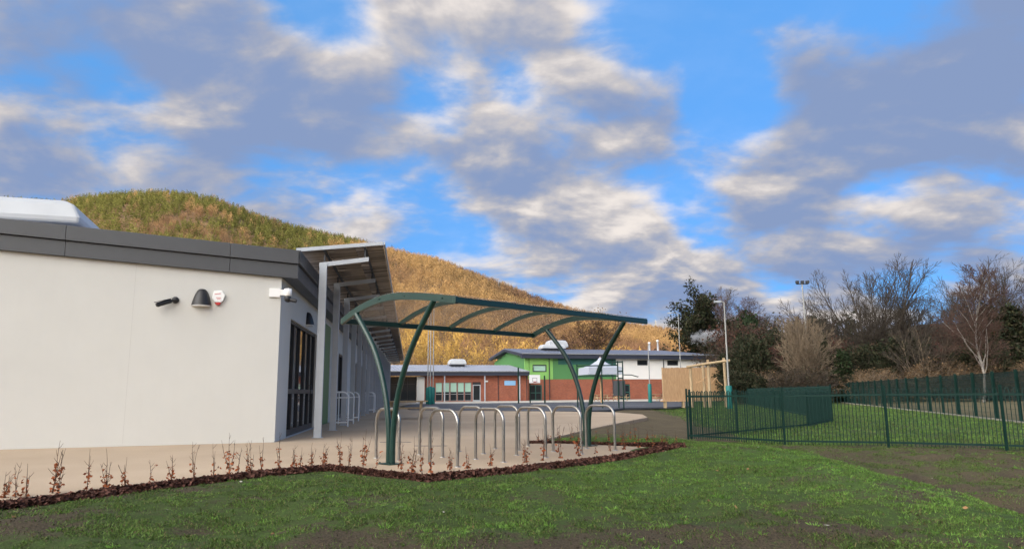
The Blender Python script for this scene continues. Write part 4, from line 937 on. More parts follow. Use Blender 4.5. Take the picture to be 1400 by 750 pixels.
# weld-mesh fence with square posts and dark netting
m, nt, b = new_mat('dark_netting'); L = nt.links.new
b.inputs['Base Color'].default_value = (.012, .03, .034, 1); b.inputs['Roughness'].default_value = .8
tr = N(nt, 'ShaderNodeBsdfTransparent'); ms = N(nt, 'ShaderNodeMixShader'); ms.inputs['Fac'].default_value = .58
L(b.outputs['BSDF'], ms.inputs[1]); L(tr.outputs['BSDF'], ms.inputs[2]); L(ms.outputs['Shader'], nt.nodes['Material Output'].inputs['Surface']); M['netting'] = m
def mf(y): return 19.4+.3045*(y-29.5)
ys = np.arange(16.9, 78, 2.45); o0 = Vector((mf(ys[0]), ys[0], float(gz(mf(ys[0]), ys[0]))))
t = thing('mesh_fence', 'tall dark mesh fence with thick posts between the green field and the thicket', 'fence', o0)
for i, y in enumerate(ys):
    x = mf(y); z = float(gz(x, y)); MB().box(x-o0.x-.045, x-o0.x+.045, y-o0.y-.045, y-o0.y+.045, z-o0.z-.1, z-o0.z+1.92).build('post', M['green_fence'], t)
    if i < len(ys)-1:
        y2 = ys[i+1]; a = Vector((x+.06, y, z))-o0; b_ = Vector((mf(y2)+.06, y2, z))-o0; up = Vector((0, 0, 1)); mb = MB()
        for zz in np.arange(.06, 1.88, .2): mb.bar(a+up*zz, b_+up*zz, .008, .008)
        n_ = 26
        for k in range(n_): c = a+(b_-a)*(k+.5)/n_; mb.bar(c+up*.05, c+up*1.86, .006, .006)
        mb.build('mesh_panel', M['green_fence'], t)
        sd = Vector((.02, 0, 0)); lo_, hi_ = up*.78, up*1.86
        mb = MB().hexa([a+lo_+sd, b_+lo_+sd, b_+lo_+sd*1.2, a+lo_+sd*1.2, a+hi_+sd, b_+hi_+sd, b_+hi_+sd*1.2, a+hi_+sd*1.2]); mb.build('netting', M['netting'], t)
mb = MB()
for y, y2 in zip(ys[:-1], ys[1:]): mb.bar((mf(y)-.16, y, float(gz(mf(y), y))+.03), (mf(y2)-.16, y2, float(gz(mf(y2), y2))+.02), .09, .08)
M['kerb'] = mat('weathered_kerb', (.24, .22, .18), .9, var=.3, scale=2.)
structure(mb.build('kerb', M['kerb']))
# ================================================================== trees and thicket
def rotv(d, ang, phi):
    d = d.normalized(); a = Vector((0, 0, 1)) if abs(d.z) < .9 else Vector((1, 0, 0)); u = d.cross(a).normalized(); v = d.cross(u)
    return (d*math.cos(ang)+(u*math.cos(phi)+v*math.sin(phi))*math.sin(ang)).normalized()
def grow(r, p, d, L_, rad, lvl, mx, segs, tips, P):
    n = P['n'][min(lvl, len(P['n'])-1)]; kids = P['kids'][min(lvl, len(P['kids'])-1)]; start = P['start'][min(lvl, len(P['start'])-1)]
    pts = [p]; dd = d; r1 = rad
    for i in range(n):
        dd = (dd+Vector((r.gauss(0, 1), r.gauss(0, 1), r.gauss(0, 1)))*P['wob']+Vector((0, 0, P['up'] if lvl else .05))).normalized()
        q = p+dd*(L_/n); r2 = rad*(1-(i+1)/n*(.62 if lvl < mx else .7)); segs.append((p, q, r1, r2, lvl)); p, r1 = q, r2; pts.append(q)
    if lvl >= mx: tips.append(p); return
    ph = r.uniform(0, 6.28)
    for k in range(kids):
        t = start+(1-start)*(k+.6*r.random())/kids; j = min(int(t*n), n-1); f = t*n-j; b = pts[j]*(1-f)+pts[j+1]*f; ph += 2.4+r.uniform(-.4, .4)
        a = math.radians(r.uniform(*P['ang'])); bd = (pts[j+1]-pts[j]).normalized()
        grow(r, b, rotv(bd, a, ph), L_*P['len'][min(lvl, len(P['len'])-1)]*(1.08-.55*t)*r.uniform(.8, 1.2), max(rad*(1-.62*t)*P['thin'], P['rmin']), lvl+1, mx, segs, tips, P)
    grow(r, pts[-1], dd, L_*.24, r1, lvl+1, mx, segs, tips, P)
def seg_mesh(segs, name, m, parent, sides=3):
    A = np.array([s[0] for s in segs]); B_ = np.array([s[1] for s in segs]); ra = np.array([s[2] for s in segs]); rb = np.array([s[3] for s in segs])
    d = B_-A; d /= np.linalg.norm(d, axis=1)[:, None]+1e-9; a = np.where(np.abs(d[:, 2:3]) < .9, np.array([[0, 0, 1.]]), np.array([[1., 0, 0]]))
    u = np.cross(d, a); u /= np.linalg.norm(u, axis=1)[:, None]; v = np.cross(d, u); V = []
    for R, P_ in ((ra, A), (rb, B_)):
        for j in range(sides): t = 2*PI*j/sides; V.append(P_+(u*math.cos(t)+v*math.sin(t))*R[:, None])
    V = np.stack(V, 1).reshape(-1, 3); k = np.arange(len(A))[:, None]*2*sides
    Q = np.concatenate([np.c_[k+j, k+(j+1) % sides, k+sides+(j+1) % sides, k+sides+j] for j in range(sides)])
    return np_mesh(name, V, Q, m, parent)
def leaf_bits(pts, per, spread, size, cols, seed, name, parent, mt='leaf'):
    r = np.random.default_rng(seed); P_ = np.repeat(np.array([tuple(p) for p in pts]), per, 0); n = len(P_); P_ = P_+r.normal(0, spread, (n, 3))
    e1 = r.normal(size=(n, 3)); e1 /= np.linalg.norm(e1, axis=1)[:, None]; e2 = np.cross(e1, r.normal(size=(n, 3))); e2 /= np.linalg.norm(e2, axis=1)[:, None]; s = size*r.uniform(.5, 1.3, n)[:, None]
    V = np.stack([P_-e1*s, P_+e2*s*.5, P_+e1*s, P_-e2*s*.5], 1).reshape(-1, 3); k = np.arange(n)*4
    c = np.array(cols)[r.integers(0, len(cols), n)]*r.uniform(.6, 1.4, n)[:, None]
    return np_mesh(name, V, np.c_[k, k+1, k+2, k+3], M[mt], parent, tint=np.repeat(c, 4, 0))
OAK = dict(n=[5, 6, 4, 3, 2], kids=[11, 10, 8, 5], start=[.30, .18, .15, .15], wob=.12, up=.05, ang=(20, 52), len=[1.0, .50, .52, .55], thin=.60, rmin=.020)
ELM = dict(OAK, n=[7, 5, 4, 3, 2], kids=[15, 8, 6, 4], start=[.18, .15, .15, .2], ang=(22, 46), len=[.50, .5, .5, .55], up=.08, wob=.11)
BIRCH = dict(OAK, n=[8, 5, 4, 3, 2], kids=[22, 8, 6, 4], start=[.22, .12, .15, .2], ang=(28, 54), len=[.40, .55, .5, .55], up=.035, wob=.11, thin=.42)
FAN = dict(OAK, n=[2, 7, 5, 3, 2], kids=[13, 16, 8, 4], start=[.25, .16, .15, .2], len=[4.4, .42, .5, .55], ang=(12, 52), up=.06, wob=.09, thin=.55, rmin=.021)
def bare_tree(P, H, rad, seed, bark, twig, label, px, Yv, multi=1, ztop=None, group='bare winter trees behind the school', leaves=None, lean=0.):
    r = random.Random(seed); segs = []; tips = []; base = at(px, 540, Yv); z = float(gz(base.x, Yv)); loc = Vector((base.x, Yv, z))
    for k in range(multi):
        d = Vector((r.gauss(0, .09 if multi == 1 else .20)+lean, r.gauss(0, .06 if multi == 1 else .16), 1)).normalized()
        grow(r, Vector((r.gauss(0, .18)*(multi > 1), r.gauss(0, .18)*(multi > 1), -.1)), d, H*(.17 if P is FAN else .5 if P is OAK else .72), rad*(1 if multi == 1 else .62), 0, 4 if multi == 1 else 3, segs, tips, P)
    zt = float(np.percentile([q.z for q in tips], 97)); k = H/zt; segs = [(a*k, b*k, ra, rb, l) for a, b, ra, rb, l in segs if a.z*k < H*(.99+.04*noise.noise(a*.7))]; tips = [p*k for p in tips]
    t = thing('tree', label, 'tree', loc, 0, group)
    seg_mesh([s for s in segs if s[4] <= 1], 'trunk', M[bark], t, 6); seg_mesh([s for s in segs if s[4] > 1], 'crown', M[twig], t, 3)
    if leaves: leaf_bits(tips[::leaves[0]], leaves[1], leaves[2], leaves[3], leaves[4], seed, 'leaves', t)
    return t
def hgt(py, px, Yv): return at(px, py, Yv).z+.1
bare_tree(FAN, hgt(362, 1193, 85), .30, 41, 'bark', 'twig', 'broad many-branched bare tree, the widest crown against the sky on the right', 1208, 85)
bare_tree(ELM, hgt(404, 1252, 88), .16, 42, 'bark', 'twig', 'narrower bare tree just right of the broad-crowned one', 1252, 88)
bare_tree(BIRCH, hgt(366, 1342, 66), .13, 43, 'birch_bark', 'twig_red', 'bare birch with a white trunk and fine reddish twigs', 1344, 66)
bare_tree(ELM, hgt(398, 1302, 92), .13, 44, 'bark', 'twig', 'slim bare tree left of the white-trunked birch', 1302, 92)
bare_tree(FAN, hgt(360, 1384, 96), .20, 45, 'bark', 'twig', 'tall bare tree at the right edge, behind the white-trunked birch', 1386, 96)
bare_tree(ELM, hgt(432, 1095, 72), .12, 46, 'twig_pale', 'twig_pale', 'pale many-stemmed bare tree in front of the floodlight mast', 1096, 72, multi=6)
bare_tree(BIRCH, hgt(396, 1032, 118), .14, 47, 'bark', 'twig_red', 'fine-twigged pinkish bare tree right of the dark evergreen', 1032, 118)
bare_tree(BIRCH, hgt(389, 984, 128), .16, 48, 'bark', 'twig', 'bare tree whose top shows above the dark evergreen', 985, 128)
bare_tree(OAK, hgt(428, 1066, 112), .15, 49, 'bark', 'twig', 'low bare tree left of the floodlight mast', 1066, 112)
bare_tree(ELM, hgt(430, 1140, 105), .14, 50, 'bark', 'twig', 'bare tree showing between the floodlight mast and the broad tree', 1140, 105)
bare_tree(ELM, hgt(446, 1216, 70), .10, 51, 'twig_pale', 'twig', 'slender pale-stemmed bare tree under the broad-crowned tree', 1262, 70, multi=3)
bare_tree(OAK, hgt(434, 806, 150), .30, 52, 'bark', 'twig_red', 'round brown bare tree behind the sports hall roof', 800, 150, multi=1, leaves=(3, 2, .5, .22, [(.20, .11, .05), (.14, .08, .045), (.24, .15, .06)]))
bare_tree(FAN, hgt(404, 1284, 100), .14, 54, 'bark', 'twig', 'fan-shaped bare tree between the broad tree and the birch', 1282, 100)
bare_tree(ELM, hgt(388, 1362, 104), .15, 55, 'bark', 'twig_red', 'tall reddish bare tree just right of the white-trunked birch', 1362, 104)
bare_tree(BIRCH, hgt(412, 1012, 112), .13, 56, 'bark', 'twig_red', 'fine bare tree pressed against the right side of the dark evergreen', 1012, 112)
# evergreens
def evergreen(px, ptop, Yv, wid, seed, label, cols, name='evergreen_tree'):
    r = random.Random(seed); H = hgt(ptop, px, Yv); base = at(px, 540, Yv); t = thing(name, label, 'tree', (base.x, Yv, float(gz(base.x, Yv)))); segs = []; tips = []
    grow(r, Vector((0, 0, -.1)), Vector((0, 0, 1)), H*.92, .28, 0, 2, segs, tips, dict(OAK, kids=[34, 7], start=[.08, .1], n=[10, 4, 2], ang=(50, 85), len=[wid/H*.62, .4], up=.0, thin=.3, rmin=.02))
    seg_mesh(segs, 'trunk', M['bark'], t, 5); pts = [s[1] for s in segs if s[4] >= 1]
    for k in range(int(70*wid)):
        z = r.uniform(.10, .99)**.9; q = wid*.40*(1-z)**.62*math.sqrt(r.random())*(.75+.5*noise.noise(Vector((z*4, seed, 0)))); a = r.uniform(0, 6.28)
        pts.append(Vector((math.cos(a)*q, math.sin(a)*q, z*H)))
    leaf_bits(pts, 20, .42 if H > 8 else .2, .24 if H > 8 else .12, cols, seed, 'crown', t); return t
EV = [(.020, .028, .014), (.032, .040, .018), (.05, .048, .022), (.04, .034, .022)]
evergreen(968, 407, 118, 10, 61, 'tall dark evergreen with a ragged crown behind the steaming flue', EV)
evergreen(1002, 442, 122, 6.5, 62, 'narrower dark evergreen right of the tall ragged one', EV)
evergreen(1034, 436, 104, 4, 63, 'pointed green conifer among the bare thicket behind the railings', [(.03, .055, .022), (.025, .04, .018)])
evergreen(1396, 424, 82, 6, 64, 'dark rounded evergreen at the right edge of the thicket', EV)
evergreen(1160, 482, 70, 1.5, 65, 'small green ivy-clad bush below the broad bare tree', [(.03, .055, .02), (.04, .06, .025), (.05, .05, .03)], 'ivy_bush')
# thicket shrubs: several kinds, each shrub its own thing
SHR = dict(OAK, n=[4, 3, 3, 2], kids=[7, 5, 4], start=[.15, .15, .2], ang=(22, 55), len=[.6, .55, .5], wob=.17, up=.05, thin=.6, rmin=.012)
kinds = [('twig', 'dark brown twiggy', [(.055, .040, .028), (.085, .055, .035), (.04, .04, .022)]), ('twig_red', 'reddish twiggy', [(.10, .045, .032), (.075, .04, .03)]),
         ('twig_pale', 'pale straw-coloured', [(.20, .13, .07), (.14, .09, .05)]), ('twig', 'ivy-dark leafy', [(.022, .030, .014), (.035, .042, .02), (.05, .045, .025)])]
sproto = []
for i, (tw, nm, cols) in enumerate(kinds):
    for v in range(2):
        r = random.Random(300+i*10+v); t = thing('shrub', 'x', 'shrub'); segs = []; tips = []
        for k in range(11):
            a = r.uniform(0, 6.28); tl = r.uniform(.05, .62)
            grow(r, Vector((r.gauss(0, .10), r.gauss(0, .10), -.02)), Vector((math.cos(a)*tl, math.sin(a)*tl, 1)).normalized(), r.uniform(.45, .72), .020, 0, 3, segs, tips, dict(SHR, rmin=.0028))
        zt = max(s[1].z for s in segs); f = 1/zt; segs = [(a*f, b*f, ra*.8, rb*.8, l) for a, b, ra, rb, l in segs]; tips = [p*f for p in tips]
        seg_mesh([s for s in segs if s[4] <= 1], 'stems', M['bark' if tw == 'twig' else tw], t, 4); seg_mesh([s for s in segs if s[4] > 1], 'twigs', M[tw], t, 3)
        if i == 3: leaf_bits(tips, 5, .035, .026, cols, 400+v, 'leaves', t)
        else: leaf_bits(tips[::2], 2, .03, .019, cols, 400+v, 'leaves', t)
        sproto.append(t)
cnt = [0]*8; plan = []
r = random.Random(77)
for px in range(1004, 1440, 17): plan.append((px+r.uniform(-8, 8), r.uniform(94, 104), r.uniform(430, 452) if px < 1150 else r.uniform(446, 466), (3, 0, 1, 0)))
for px in range(1000, 1440, 24): plan.append((px+r.uniform(-9, 9), r.uniform(78, 88), r.uniform(455, 482), (0, 3, 1, 0) if px < 1230 else (1, 1, 0, 1)))
for px in range(1004, 1450, 30): plan.append((px+r.uniform(-10, 10), r.uniform(64, 72), r.uniform(486, 508), (2, 3, 0, 2)))
for px in (1180, 1215, 1245, 1010, 1036, 1352): plan.append((px, r.uniform(72, 76), r.uniform(462, 480), (3, 3, 3, 0)))
for px in (1276, 1292, 1308, 1324, 1340, 1356, 1372, 1388, 1404, 1425): plan.append((px, r.uniform(84, 92), r.uniform(436, 450), (1, 1, 1, 1)))
plan.sort(key=lambda q: q[0]); seen = {}
made = [False]*8
for px, Yv, pt, ks in plan:
    i = r.choice(ks); j = i*2+r.randint(0, 1); base = at(px, 540, Yv); x = base.x
    if abs(Yv-(29.5+(x-19.4)/.3045)) < 4 and x < mf(Yv)+1.5: x = mf(Yv)+2
    H = hgt(pt, px, Yv); seen[i] = seen.get(i, 0)+1
    t = sproto[j] if not made[j] else copy_tree(sproto[j]); made[j] = True
    t.location = (x, Yv, float(gz(x, Yv))); w_ = H*r.uniform(.75, 1.05) if H > 4.5 else H*r.uniform(1.1, 1.5); t.scale = (w_, w_, H); t.rotation_euler.z = r.uniform(0, 6.28)
    tag(t, f'{ordw(seen[i]-1)} {kinds[i][1]} shrub from the left in the thicket beyond the railings', 'shrub', 'shrubs of the thicket beyond the railings')
for j in range(8):
    if not made[j]:
        for c in list(sproto[j].children): bpy.data.objects.remove(c)
        bpy.data.objects.remove(sproto[j])

# ---- floodlight mast, far red building, hilltop mast
p = at(1109, 540, 78); p.z = 0; h = hgt(389, 1106, 78); t = thing('floodlight_mast', 'tall grey floodlight mast with three lamps on a crossbar above the thicket', 'floodlight', p)
MB().tube([(0, 0, 0), (-.1, 0, h)], [.13, .07], 10).build('mast', M['pole'], t); MB().box(-.72, .58, -.04, .04, h-.06, h+.02).build('crossbar', M['fascia_dark'], t)
for x in (-.62, -.06, .48): b = MB(); b.box(x-.17, x+.17, -.16, .10, h+.02, h+.34); b.build('lamp', M['fascia_dark'], t, .02)
a = Vector((*at(1136, 540, 128).xy, 0)); t = thing('far_building', 'long red-clad building with a dark roof showing behind the bare trees', 'building', a, .06)
def fz(px, py): return at(px, py, 128).z
L_ = at(1440, 540, 128).x-a.x; mid = at(1278, 540, 128).x-a.x; z1, z2 = fz(1150, 463), fz(1330, 449)
MB().box(0, mid-.005, 0, 14, 0, z1).box(mid+.005, L_, -1, 14, 0, z2).build('wall', M['red_roof'], t)
b = MB(); b.hexa([(-.5, -.6, z1+.003), (mid-.01, -.6, z1+.003), (mid-.01, 15, z1+.3), (-.5, 15, z1+.3), (-.5, -.6, z1+.5), (mid-.01, -.6, z1+.5), (mid-.01, 15, z1+.8), (-.5, 15, z1+.8)])
b.hexa([(mid-.3, -1.8, z2+.003), (L_, -1.8, z2+.003), (L_, 15, z2+.3), (mid-.3, 15, z2+.3), (mid-.3, -1.8, z2+.9), (L_, -1.8, z2+.9), (L_, 15, z2+1.2), (mid-.3, 15, z2+1.2)]); b.build('roof', M['fascia_dark'], t)
for i in range(9): x = 3+i*(L_-6)/8; f = MB().box(x, x+1.8, (-.04 if x < mid-2 else -1.04), (-.004 if x < mid-2 else -1.004), z1-3.2, z1-1.8).build('window', M['glass'], t)
rr_ = 800.; q = ray(897, 456); k = rr_/math.hypot(q[0], q[1]); loc = Vector((q[0]*k, q[1]*k, 0)); z0 = float(hz(np.array([math.atan2(q[0], q[1])]), np.array([rr_]))[0]); loc.z = z0
t = thing('radio_mast', 'distant pale lattice radio mast on the golden hill above the hall', 'mast', loc); h = at(897, 439, loc.y).z-z0
b = MB()
for x, y in ((-1.1, -1.1), (1.1, -1.1), (1.1, 1.1), (-1.1, 1.1)): b.bar((x, y, 0), (x*.45, y*.45, h), .32, .32)
n_ = 9
for i in range(n_):
    u, v_ = i/n_, (i+1)/n_; s1, s2 = 1.1*(1-.55*u), 1.1*(1-.55*v_)
    for s_ in (-1, 1): b.bar((-s1, s_*s1, h*u), (s2, s_*s2, h*v_), .16, .16); b.bar((s_*s1, s1, h*u), (s_*s2, -s2, h*v_), .16, .16)
b.build('lattice', M['pole'], t); MB().lathe((0, 0, 0), [(.6, h*.72), (.6, h*.86), (.25, h*.87), (.2, h*1.12)], 10).build('aerial', M['pole'], t)

# ---- steam drifting from the taller flue
m = bpy.data.materials.new('steam'); m.use_nodes = True; nt = m.node_tree; nt.nodes.remove(nt.nodes['Principled BSDF']); L = nt.links.new
pv = N(nt, 'ShaderNodeVolumePrincipled'); pv.inputs['Color'].default_value = (.95, .95, .96, 1); pv.inputs['Anisotropy'].default_value = .2
tc = N(nt, 'ShaderNodeTexCoord'); no = N(nt, 'ShaderNodeTexNoise', Scale=1.35, Detail=7., Roughness=.62, Distortion=.5); L(tc.outputs['Object'], no.inputs['Vector'])
mp = N(nt, 'ShaderNodeMapping'); mp.inputs['Location'].default_value = (-1, -1, -1); mp.inputs['Scale'].default_value = (2, 2, 2); L(tc.outputs['Generated'], mp.inputs['Vector'])
ln_ = N(nt, 'ShaderNodeVectorMath', operation='LENGTH'); L(mp.outputs['Vector'], ln_.inputs[0])
fall = N(nt, 'ShaderNodeMapRange'); fall.inputs['From Min'].default_value = .1; fall.inputs['From Max'].default_value = 1.; fall.inputs['To Min'].default_value = .10; fall.inputs['To Max'].default_value = -.42; L(ln_.outputs['Value'], fall.inputs['Value'])
ad = N(nt, 'ShaderNodeMath', operation='ADD'); L(no.outputs['Fac'], ad.inputs[0]); L(fall.outputs[0], ad.inputs[1])
de = N(nt, 'ShaderNodeMapRange'); de.inputs['From Min'].default_value = .36; de.inputs['From Max'].default_value = .55; de.inputs['To Max'].default_value = 4.; L(ad.outputs[0], de.inputs['Value']); L(de.outputs[0], pv.inputs['Density'])
L(pv.outputs[0], nt.nodes['Material Output'].inputs['Volume'])
a = at(932, 465, 102); b_ = at(998, 455, 104); c = (a+b_)/2; ln = (b_-a).length
mb = MB(); nS, nR = 20, 12; v = []
for i in range(nR+1):
    th = PI*i/nR
    for j in range(nS): v.append((-math.cos(th)*ln/2*1.08, math.sin(th)*math.cos(2*PI*j/nS)*1.5, math.sin(th)*math.sin(2*PI*j/nS)*1.75))
mb.add(v, [(i*nS+j, i*nS+(j+1) % nS, (i+1)*nS+(j+1) % nS, (i+1)*nS+j) for i in range(nR) for j in range(nS)], True)
o = mb.build('steam', m); o.location = c; o.rotation_euler = (0, -math.asin((b_.z-a.z)/ln), 0); tag(o, 'white steam drifting right from the taller flue', None, None, 'stuff')

# ================================================================== unseen ridge added behind the camera (shades the valley floor from the low sun)
SUN_EL, SUN_AZ = math.radians(8), math.radians(224)                       # compass heading of the sun, clockwise from +y
a_ = np.linspace(math.radians(95), math.radians(296), 100); rr = np.r_[np.linspace(150, 420, 16), np.linspace(450, 900, 10)]
A, R = np.meshgrid(a_, rr); RT = 94.
Z = RT*sstep(140, 430, R)*sstep(900, 520, R)*sstep(math.radians(92), math.radians(125), A)*sstep(math.radians(300), math.radians(285), A)+(fbm(A*9, R*.01, 4, 5)-.5)*6*sstep(150, 430, R)-1
idx = np.arange(A.size).reshape(A.shape); quads = np.c_[idx[:-1, :-1].ravel(), idx[1:, :-1].ravel(), idx[1:, 1:].ravel(), idx[:-1, 1:].ravel()]
structure(np_mesh('hill', np.c_[(R*np.sin(A)).ravel(), (R*np.cos(A)).ravel(), Z.ravel()], quads, M['hill'], smooth=True))  # unseen ridge, added to block the low sun

# ================================================================== sky, sun, camera
wd = bpy.data.worlds.new('World'); scene.world = wd; wd.use_nodes = True; nt = wd.node_tree; L = nt.links.new
SKYOFF = (3.1, 7.7); GLOW = (19.4, 18.4, 15.2, 1); SKYTINT = (.9, 1.7, 3.6, 1)
bg = nt.nodes['Background']; bg.inputs['Strength'].default_value = .10
sky = N(nt, 'ShaderNodeTexSky', sky_type='NISHITA'); sky.sun_disc = False; sky.sun_elevation = SUN_EL; sky.sun_rotation = SUN_AZ; sky.air_density = 1.0; sky.dust_density = .6; sky.ozone_density = 2.0
tc = N(nt, 'ShaderNodeTexCoord'); sp = N(nt, 'ShaderNodeSeparateXYZ'); L(tc.outputs['Generated'], sp.inputs[0])
def MA(op, a, b=None, c=None, clamp=False):
    n = N(nt, 'ShaderNodeMath', operation=op); n.use_clamp = clamp
    for i, v in enumerate((a, b, c)):
        if v is None: continue
        if isinstance(v, (int, float)): n.inputs[i].default_value = v
        else: L(v, n.inputs[i])
    return n.outputs[0]
def MR(v, a, b, c, d, typ='SMOOTHSTEP'):
    n = N(nt, 'ShaderNodeMapRange', interpolation_type=typ); L(v, n.inputs['Value'])
    for k, x in zip(('From Min', 'From Max', 'To Min', 'To Max'), (a, b, c, d)): n.inputs[k].default_value = x
    return n.outputs[0]
zc = MA('MAXIMUM', sp.outputs['Z'], 0.); zd = MA('ADD', zc, .30)
u = MA('DIVIDE', sp.outputs['X'], zd); v = MA('DIVIDE', sp.outputs['Y'], zd)
def cloud_noise(du, dv, detail=9., seedz=0., sc=3.0, rough=.52):
    cb = N(nt, 'ShaderNodeCombineXYZ'); L(MA('ADD', u, du+SKYOFF[0]), cb.inputs[0]); L(MA('ADD', MA('MULTIPLY', v, 1.15), dv+SKYOFF[1]), cb.inputs[1]); cb.inputs[2].default_value = seedz
    n1 = N(nt, 'ShaderNodeTexNoise', Scale=sc, Detail=detail, Roughness=rough, Distortion=.15); L(cb.outputs[0], n1.inputs['Vector']); return n1.outputs['Fac']
# where the big banks and the blue gaps lie, as directions in the sky (heading / elevation), broken up by the noise
BANKS = [(1150, 130, 190, .06), (1300, 250, 220, .07), (1060, 340, 160, .07), (900, 300, 200, .05), (700, 280, 160, .04), (2600, 150, 850, -.12), (200, 120, 300, 0.050), (380, 200, 170, 0.042), (60, 250, 120, 0.029), (560, 100, 190, 0.034), (470, 250, 200, 0.038), (830, 165, 120, 0.042), (700, 230, 170, 0.034), (960, 245, 150, 0.046), (1130, 120, 130, 0.025), (1290, 110, 140, 0.029), (1180, 215, 140, 0.029), (1260, 320, 200, 0.050), (860, 370, 170, 0.046), (60, 180, 120, 0.025), (1050, 350, 150, 0.034), (1350, 190, 120, 0.029),
         (20, 30, 130, -.13), (445, 8, 70, -.10), (890, 45, 105, -.20), (1215, 25, 90, -.10), (735, 150, 70, -.14), (1010, 185, 85, -.14), (600, 150, 50, -.10), (190, 185, 60, -.09), (380, 290, 90, -.12), (560, 325, 110, -.14), (960, 290, 60, -.12), (1190, 290, 60, -.10), (990, 120, 60, -.10), (690, 330, 60, -.06), (1230, 355, 60, -.10)]
bias = None
for px, py, rad, amp in BANKS:
    d = Vector(ray(px, py)).normalized(); dt = N(nt, 'ShaderNodeVectorMath', operation='DOT_PRODUCT'); L(tc.outputs['Generated'], dt.inputs[0]); dt.inputs[1].default_value = d
    g = MR(dt.outputs['Value'], math.cos(rad*1.25/F), 1., 0., amp*(1.0 if amp > 0 else 1.35)); bias = g if bias is None else MA('ADD', bias, g)
n0 = cloud_noise(0, 0); d0 = MA('ADD', MA('MULTIPLY_ADD', n0, 1.35, -.105), bias)
n1 = cloud_noise(-.03, -.10, 5.); n2 = cloud_noise(-.012, -.035, 9.)
mask = MR(d0, .36, .64, .08, 1)
slope = MA('ADD', MA('MULTIPLY', MA('SUBTRACT', n0, n1), 1.25), MA('MULTIPLY', MA('SUBTRACT', n0, n2), 1.25))
tone = cloud_noise(5.2, 1.3, 7., 2.7, 1.7)
LITS = [(60, 170, 120, 0.059), (440, 75, 90, 0.054), (220, 220, 110, 0.027), (520, 240, 90, 0.027), (560, 20, 110, 0.041), (830, 130, 90, 0.054), (850, 200, 90, 0.045), (960, 250, 150, 0.072), (1200, 265, 90, 0.063), (1200, 330, 190, 0.045), (860, 365, 170, 0.054), (1060, 130, 110, 0.027), (1300, 110, 120, 0.045), (1330, 180, 110, 0.027),
        (260, 90, 190, -0.120), (420, 180, 150, -0.096), (250, 270, 200, -0.108), (620, 290, 130, -0.072), (700, 200, 80, -0.060), (1050, 320, 90, -0.060), (1380, 30, 130, -0.084), (930, 120, 60, -0.048), (80, 60, 110, -0.060), (2600, 150, 850, -.30), (1150, 200, 420, .03)]
lb = None
for px, py, rad, amp in LITS:
    d = Vector(ray(px, py)).normalized(); dt = N(nt, 'ShaderNodeVectorMath', operation='DOT_PRODUCT'); L(tc.outputs['Generated'], dt.inputs[0]); dt.inputs[1].default_value = d
    g = MR(dt.outputs['Value'], math.cos(rad*1.25/F), 1., 0., amp); lb = g if lb is None else MA('ADD', lb, g)
rim = MR(d0, .47, .70, .10, -.04)
litv = MA('ADD', MA('ADD', MA('ADD', slope, lb), rim), MA('MULTIPLY', MA('SUBTRACT', tone, .46), 1.05))
lit = MR(litv, -.27, .38, 0, 1)
ramp = N(nt, 'ShaderNodeValToRGB'); cr = ramp.color_ramp
cr.elements[0].position = 0; cr.elements[0].color = (.25, .34, .56, 1); cr.elements[1].position = 1; cr.elements[1].color = (.90, .83, .78, 1)
e = cr.elements.new(.34); e.color = (.39, .425, .54, 1); e = cr.elements.new(.68); e.color = (.60, .575, .59, 1); L(lit, ramp.inputs['Fac'])
up_ = N(nt, 'ShaderNodeMix', data_type='RGBA', blend_type='MULTIPLY'); up_.inputs['Factor'].default_value = 1; L(ramp.outputs['Color'], up_.inputs['A']); up_.inputs['B'].default_value = (10, 10, 10, 1)
sd = Vector((math.sin(SUN_AZ)*math.cos(SUN_EL), math.cos(SUN_AZ)*math.cos(SUN_EL), math.sin(SUN_EL)))
dot = N(nt, 'ShaderNodeVectorMath', operation='DOT_PRODUCT'); L(tc.outputs['Generated'], dot.inputs[0]); dot.inputs[1].default_value = sd
glow = MR(dot.outputs['Value'], .34, 1., 0, 1, 'LINEAR'); gcol = N(nt, 'ShaderNodeMix', data_type='RGBA'); L(glow, gcol.inputs['Factor']); gcol.inputs['A'].default_value = (1, 1, 1, 1); gcol.inputs['B'].default_value = GLOW
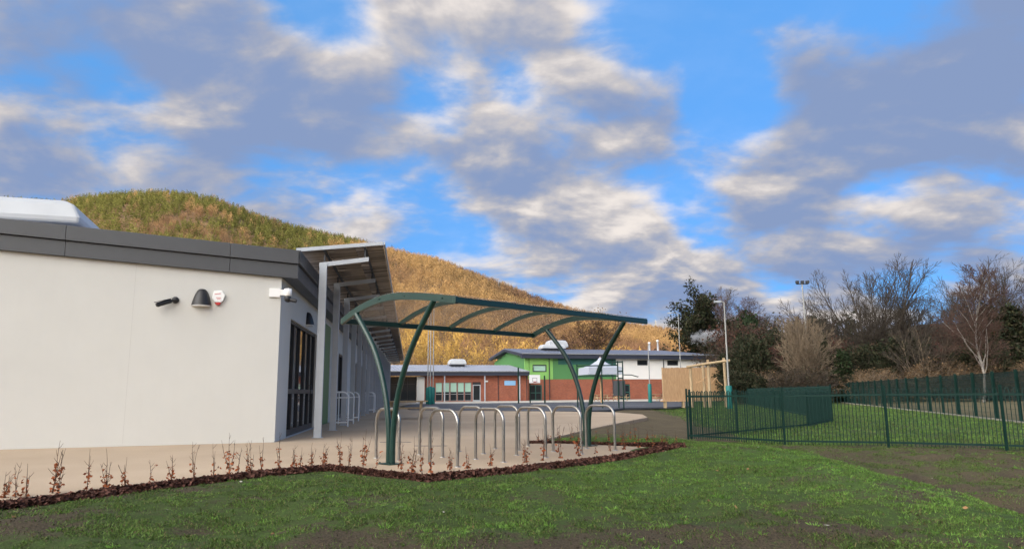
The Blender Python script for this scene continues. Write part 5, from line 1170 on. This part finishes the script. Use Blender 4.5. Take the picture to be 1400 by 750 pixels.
cm2 = N(nt, 'ShaderNodeMix', data_type='RGBA', blend_type='MULTIPLY'); cm2.inputs['Factor'].default_value = 1; L(up_.outputs['Result'], cm2.inputs['A']); L(gcol.outputs['Result'], cm2.inputs['B'])
tn = N(nt, 'ShaderNodeMix', data_type='RGBA', blend_type='MULTIPLY'); tn.inputs['Factor'].default_value = 1; L(sky.outputs['Color'], tn.inputs['A']); tn.inputs['B'].default_value = SKYTINT
bl = N(nt, 'ShaderNodeMix', data_type='RGBA'); bl.inputs['Factor'].default_value = .72; L(tn.outputs['Result'], bl.inputs['A']); bl.inputs['B'].default_value = (1.35, 4.5, 9.3, 1)
fin = N(nt, 'ShaderNodeMix', data_type='RGBA'); L(mask, fin.inputs['Factor']); L(bl.outputs['Result'], fin.inputs['A']); L(cm2.outputs['Result'], fin.inputs['B'])
L(fin.outputs['Result'], bg.inputs['Color'])

sl = bpy.data.lights.new('sun', 'SUN'); sl.energy = 4.8; sl.angle = math.radians(.5); sl.color = (1., .82, .60)
so = bpy.data.objects.new('sun', sl); COL.objects.link(so); so.rotation_euler = (-sd).to_track_quat('-Z', 'Y').to_euler(); so.location = (0, 0, 60)

cam = bpy.data.cameras.new('camera'); cam.sensor_width = 36; cam.sensor_fit = 'HORIZONTAL'; cam.lens = F/1400*36; cam.clip_start = .05; cam.clip_end = 6000
co_ = bpy.data.objects.new('camera', cam); COL.objects.link(co_)
c, s, cp, sp_ = math.cos(ROLL), math.sin(ROLL), math.cos(PITCH), math.sin(PITCH)
U = Vector((0, -sp_, cp)); X_ = Vector((1, 0, 0)); FW = Vector((0, cp, sp_)); rt = X_*c-U*s; upv = X_*s+U*c
co_.matrix_world = Matrix(((rt.x, upv.x, -FW.x, 0), (rt.y, upv.y, -FW.y, 0), (rt.z, upv.z, -FW.z, EYE), (0, 0, 0, 1)))
scene.camera = co_
scene.render.engine = 'CYCLES'
scene.view_settings.view_transform = 'Standard'; scene.view_settings.look = 'None'; scene.view_settings.exposure = 0.; scene.view_settings.gamma = 1.
scene.cycles.transparent_max_bounces = 16; scene.cycles.max_bounces = 6; scene.cycles.volume_step_rate = 2.
scene.render.resolution_x, scene.render.resolution_y = 1024, 548
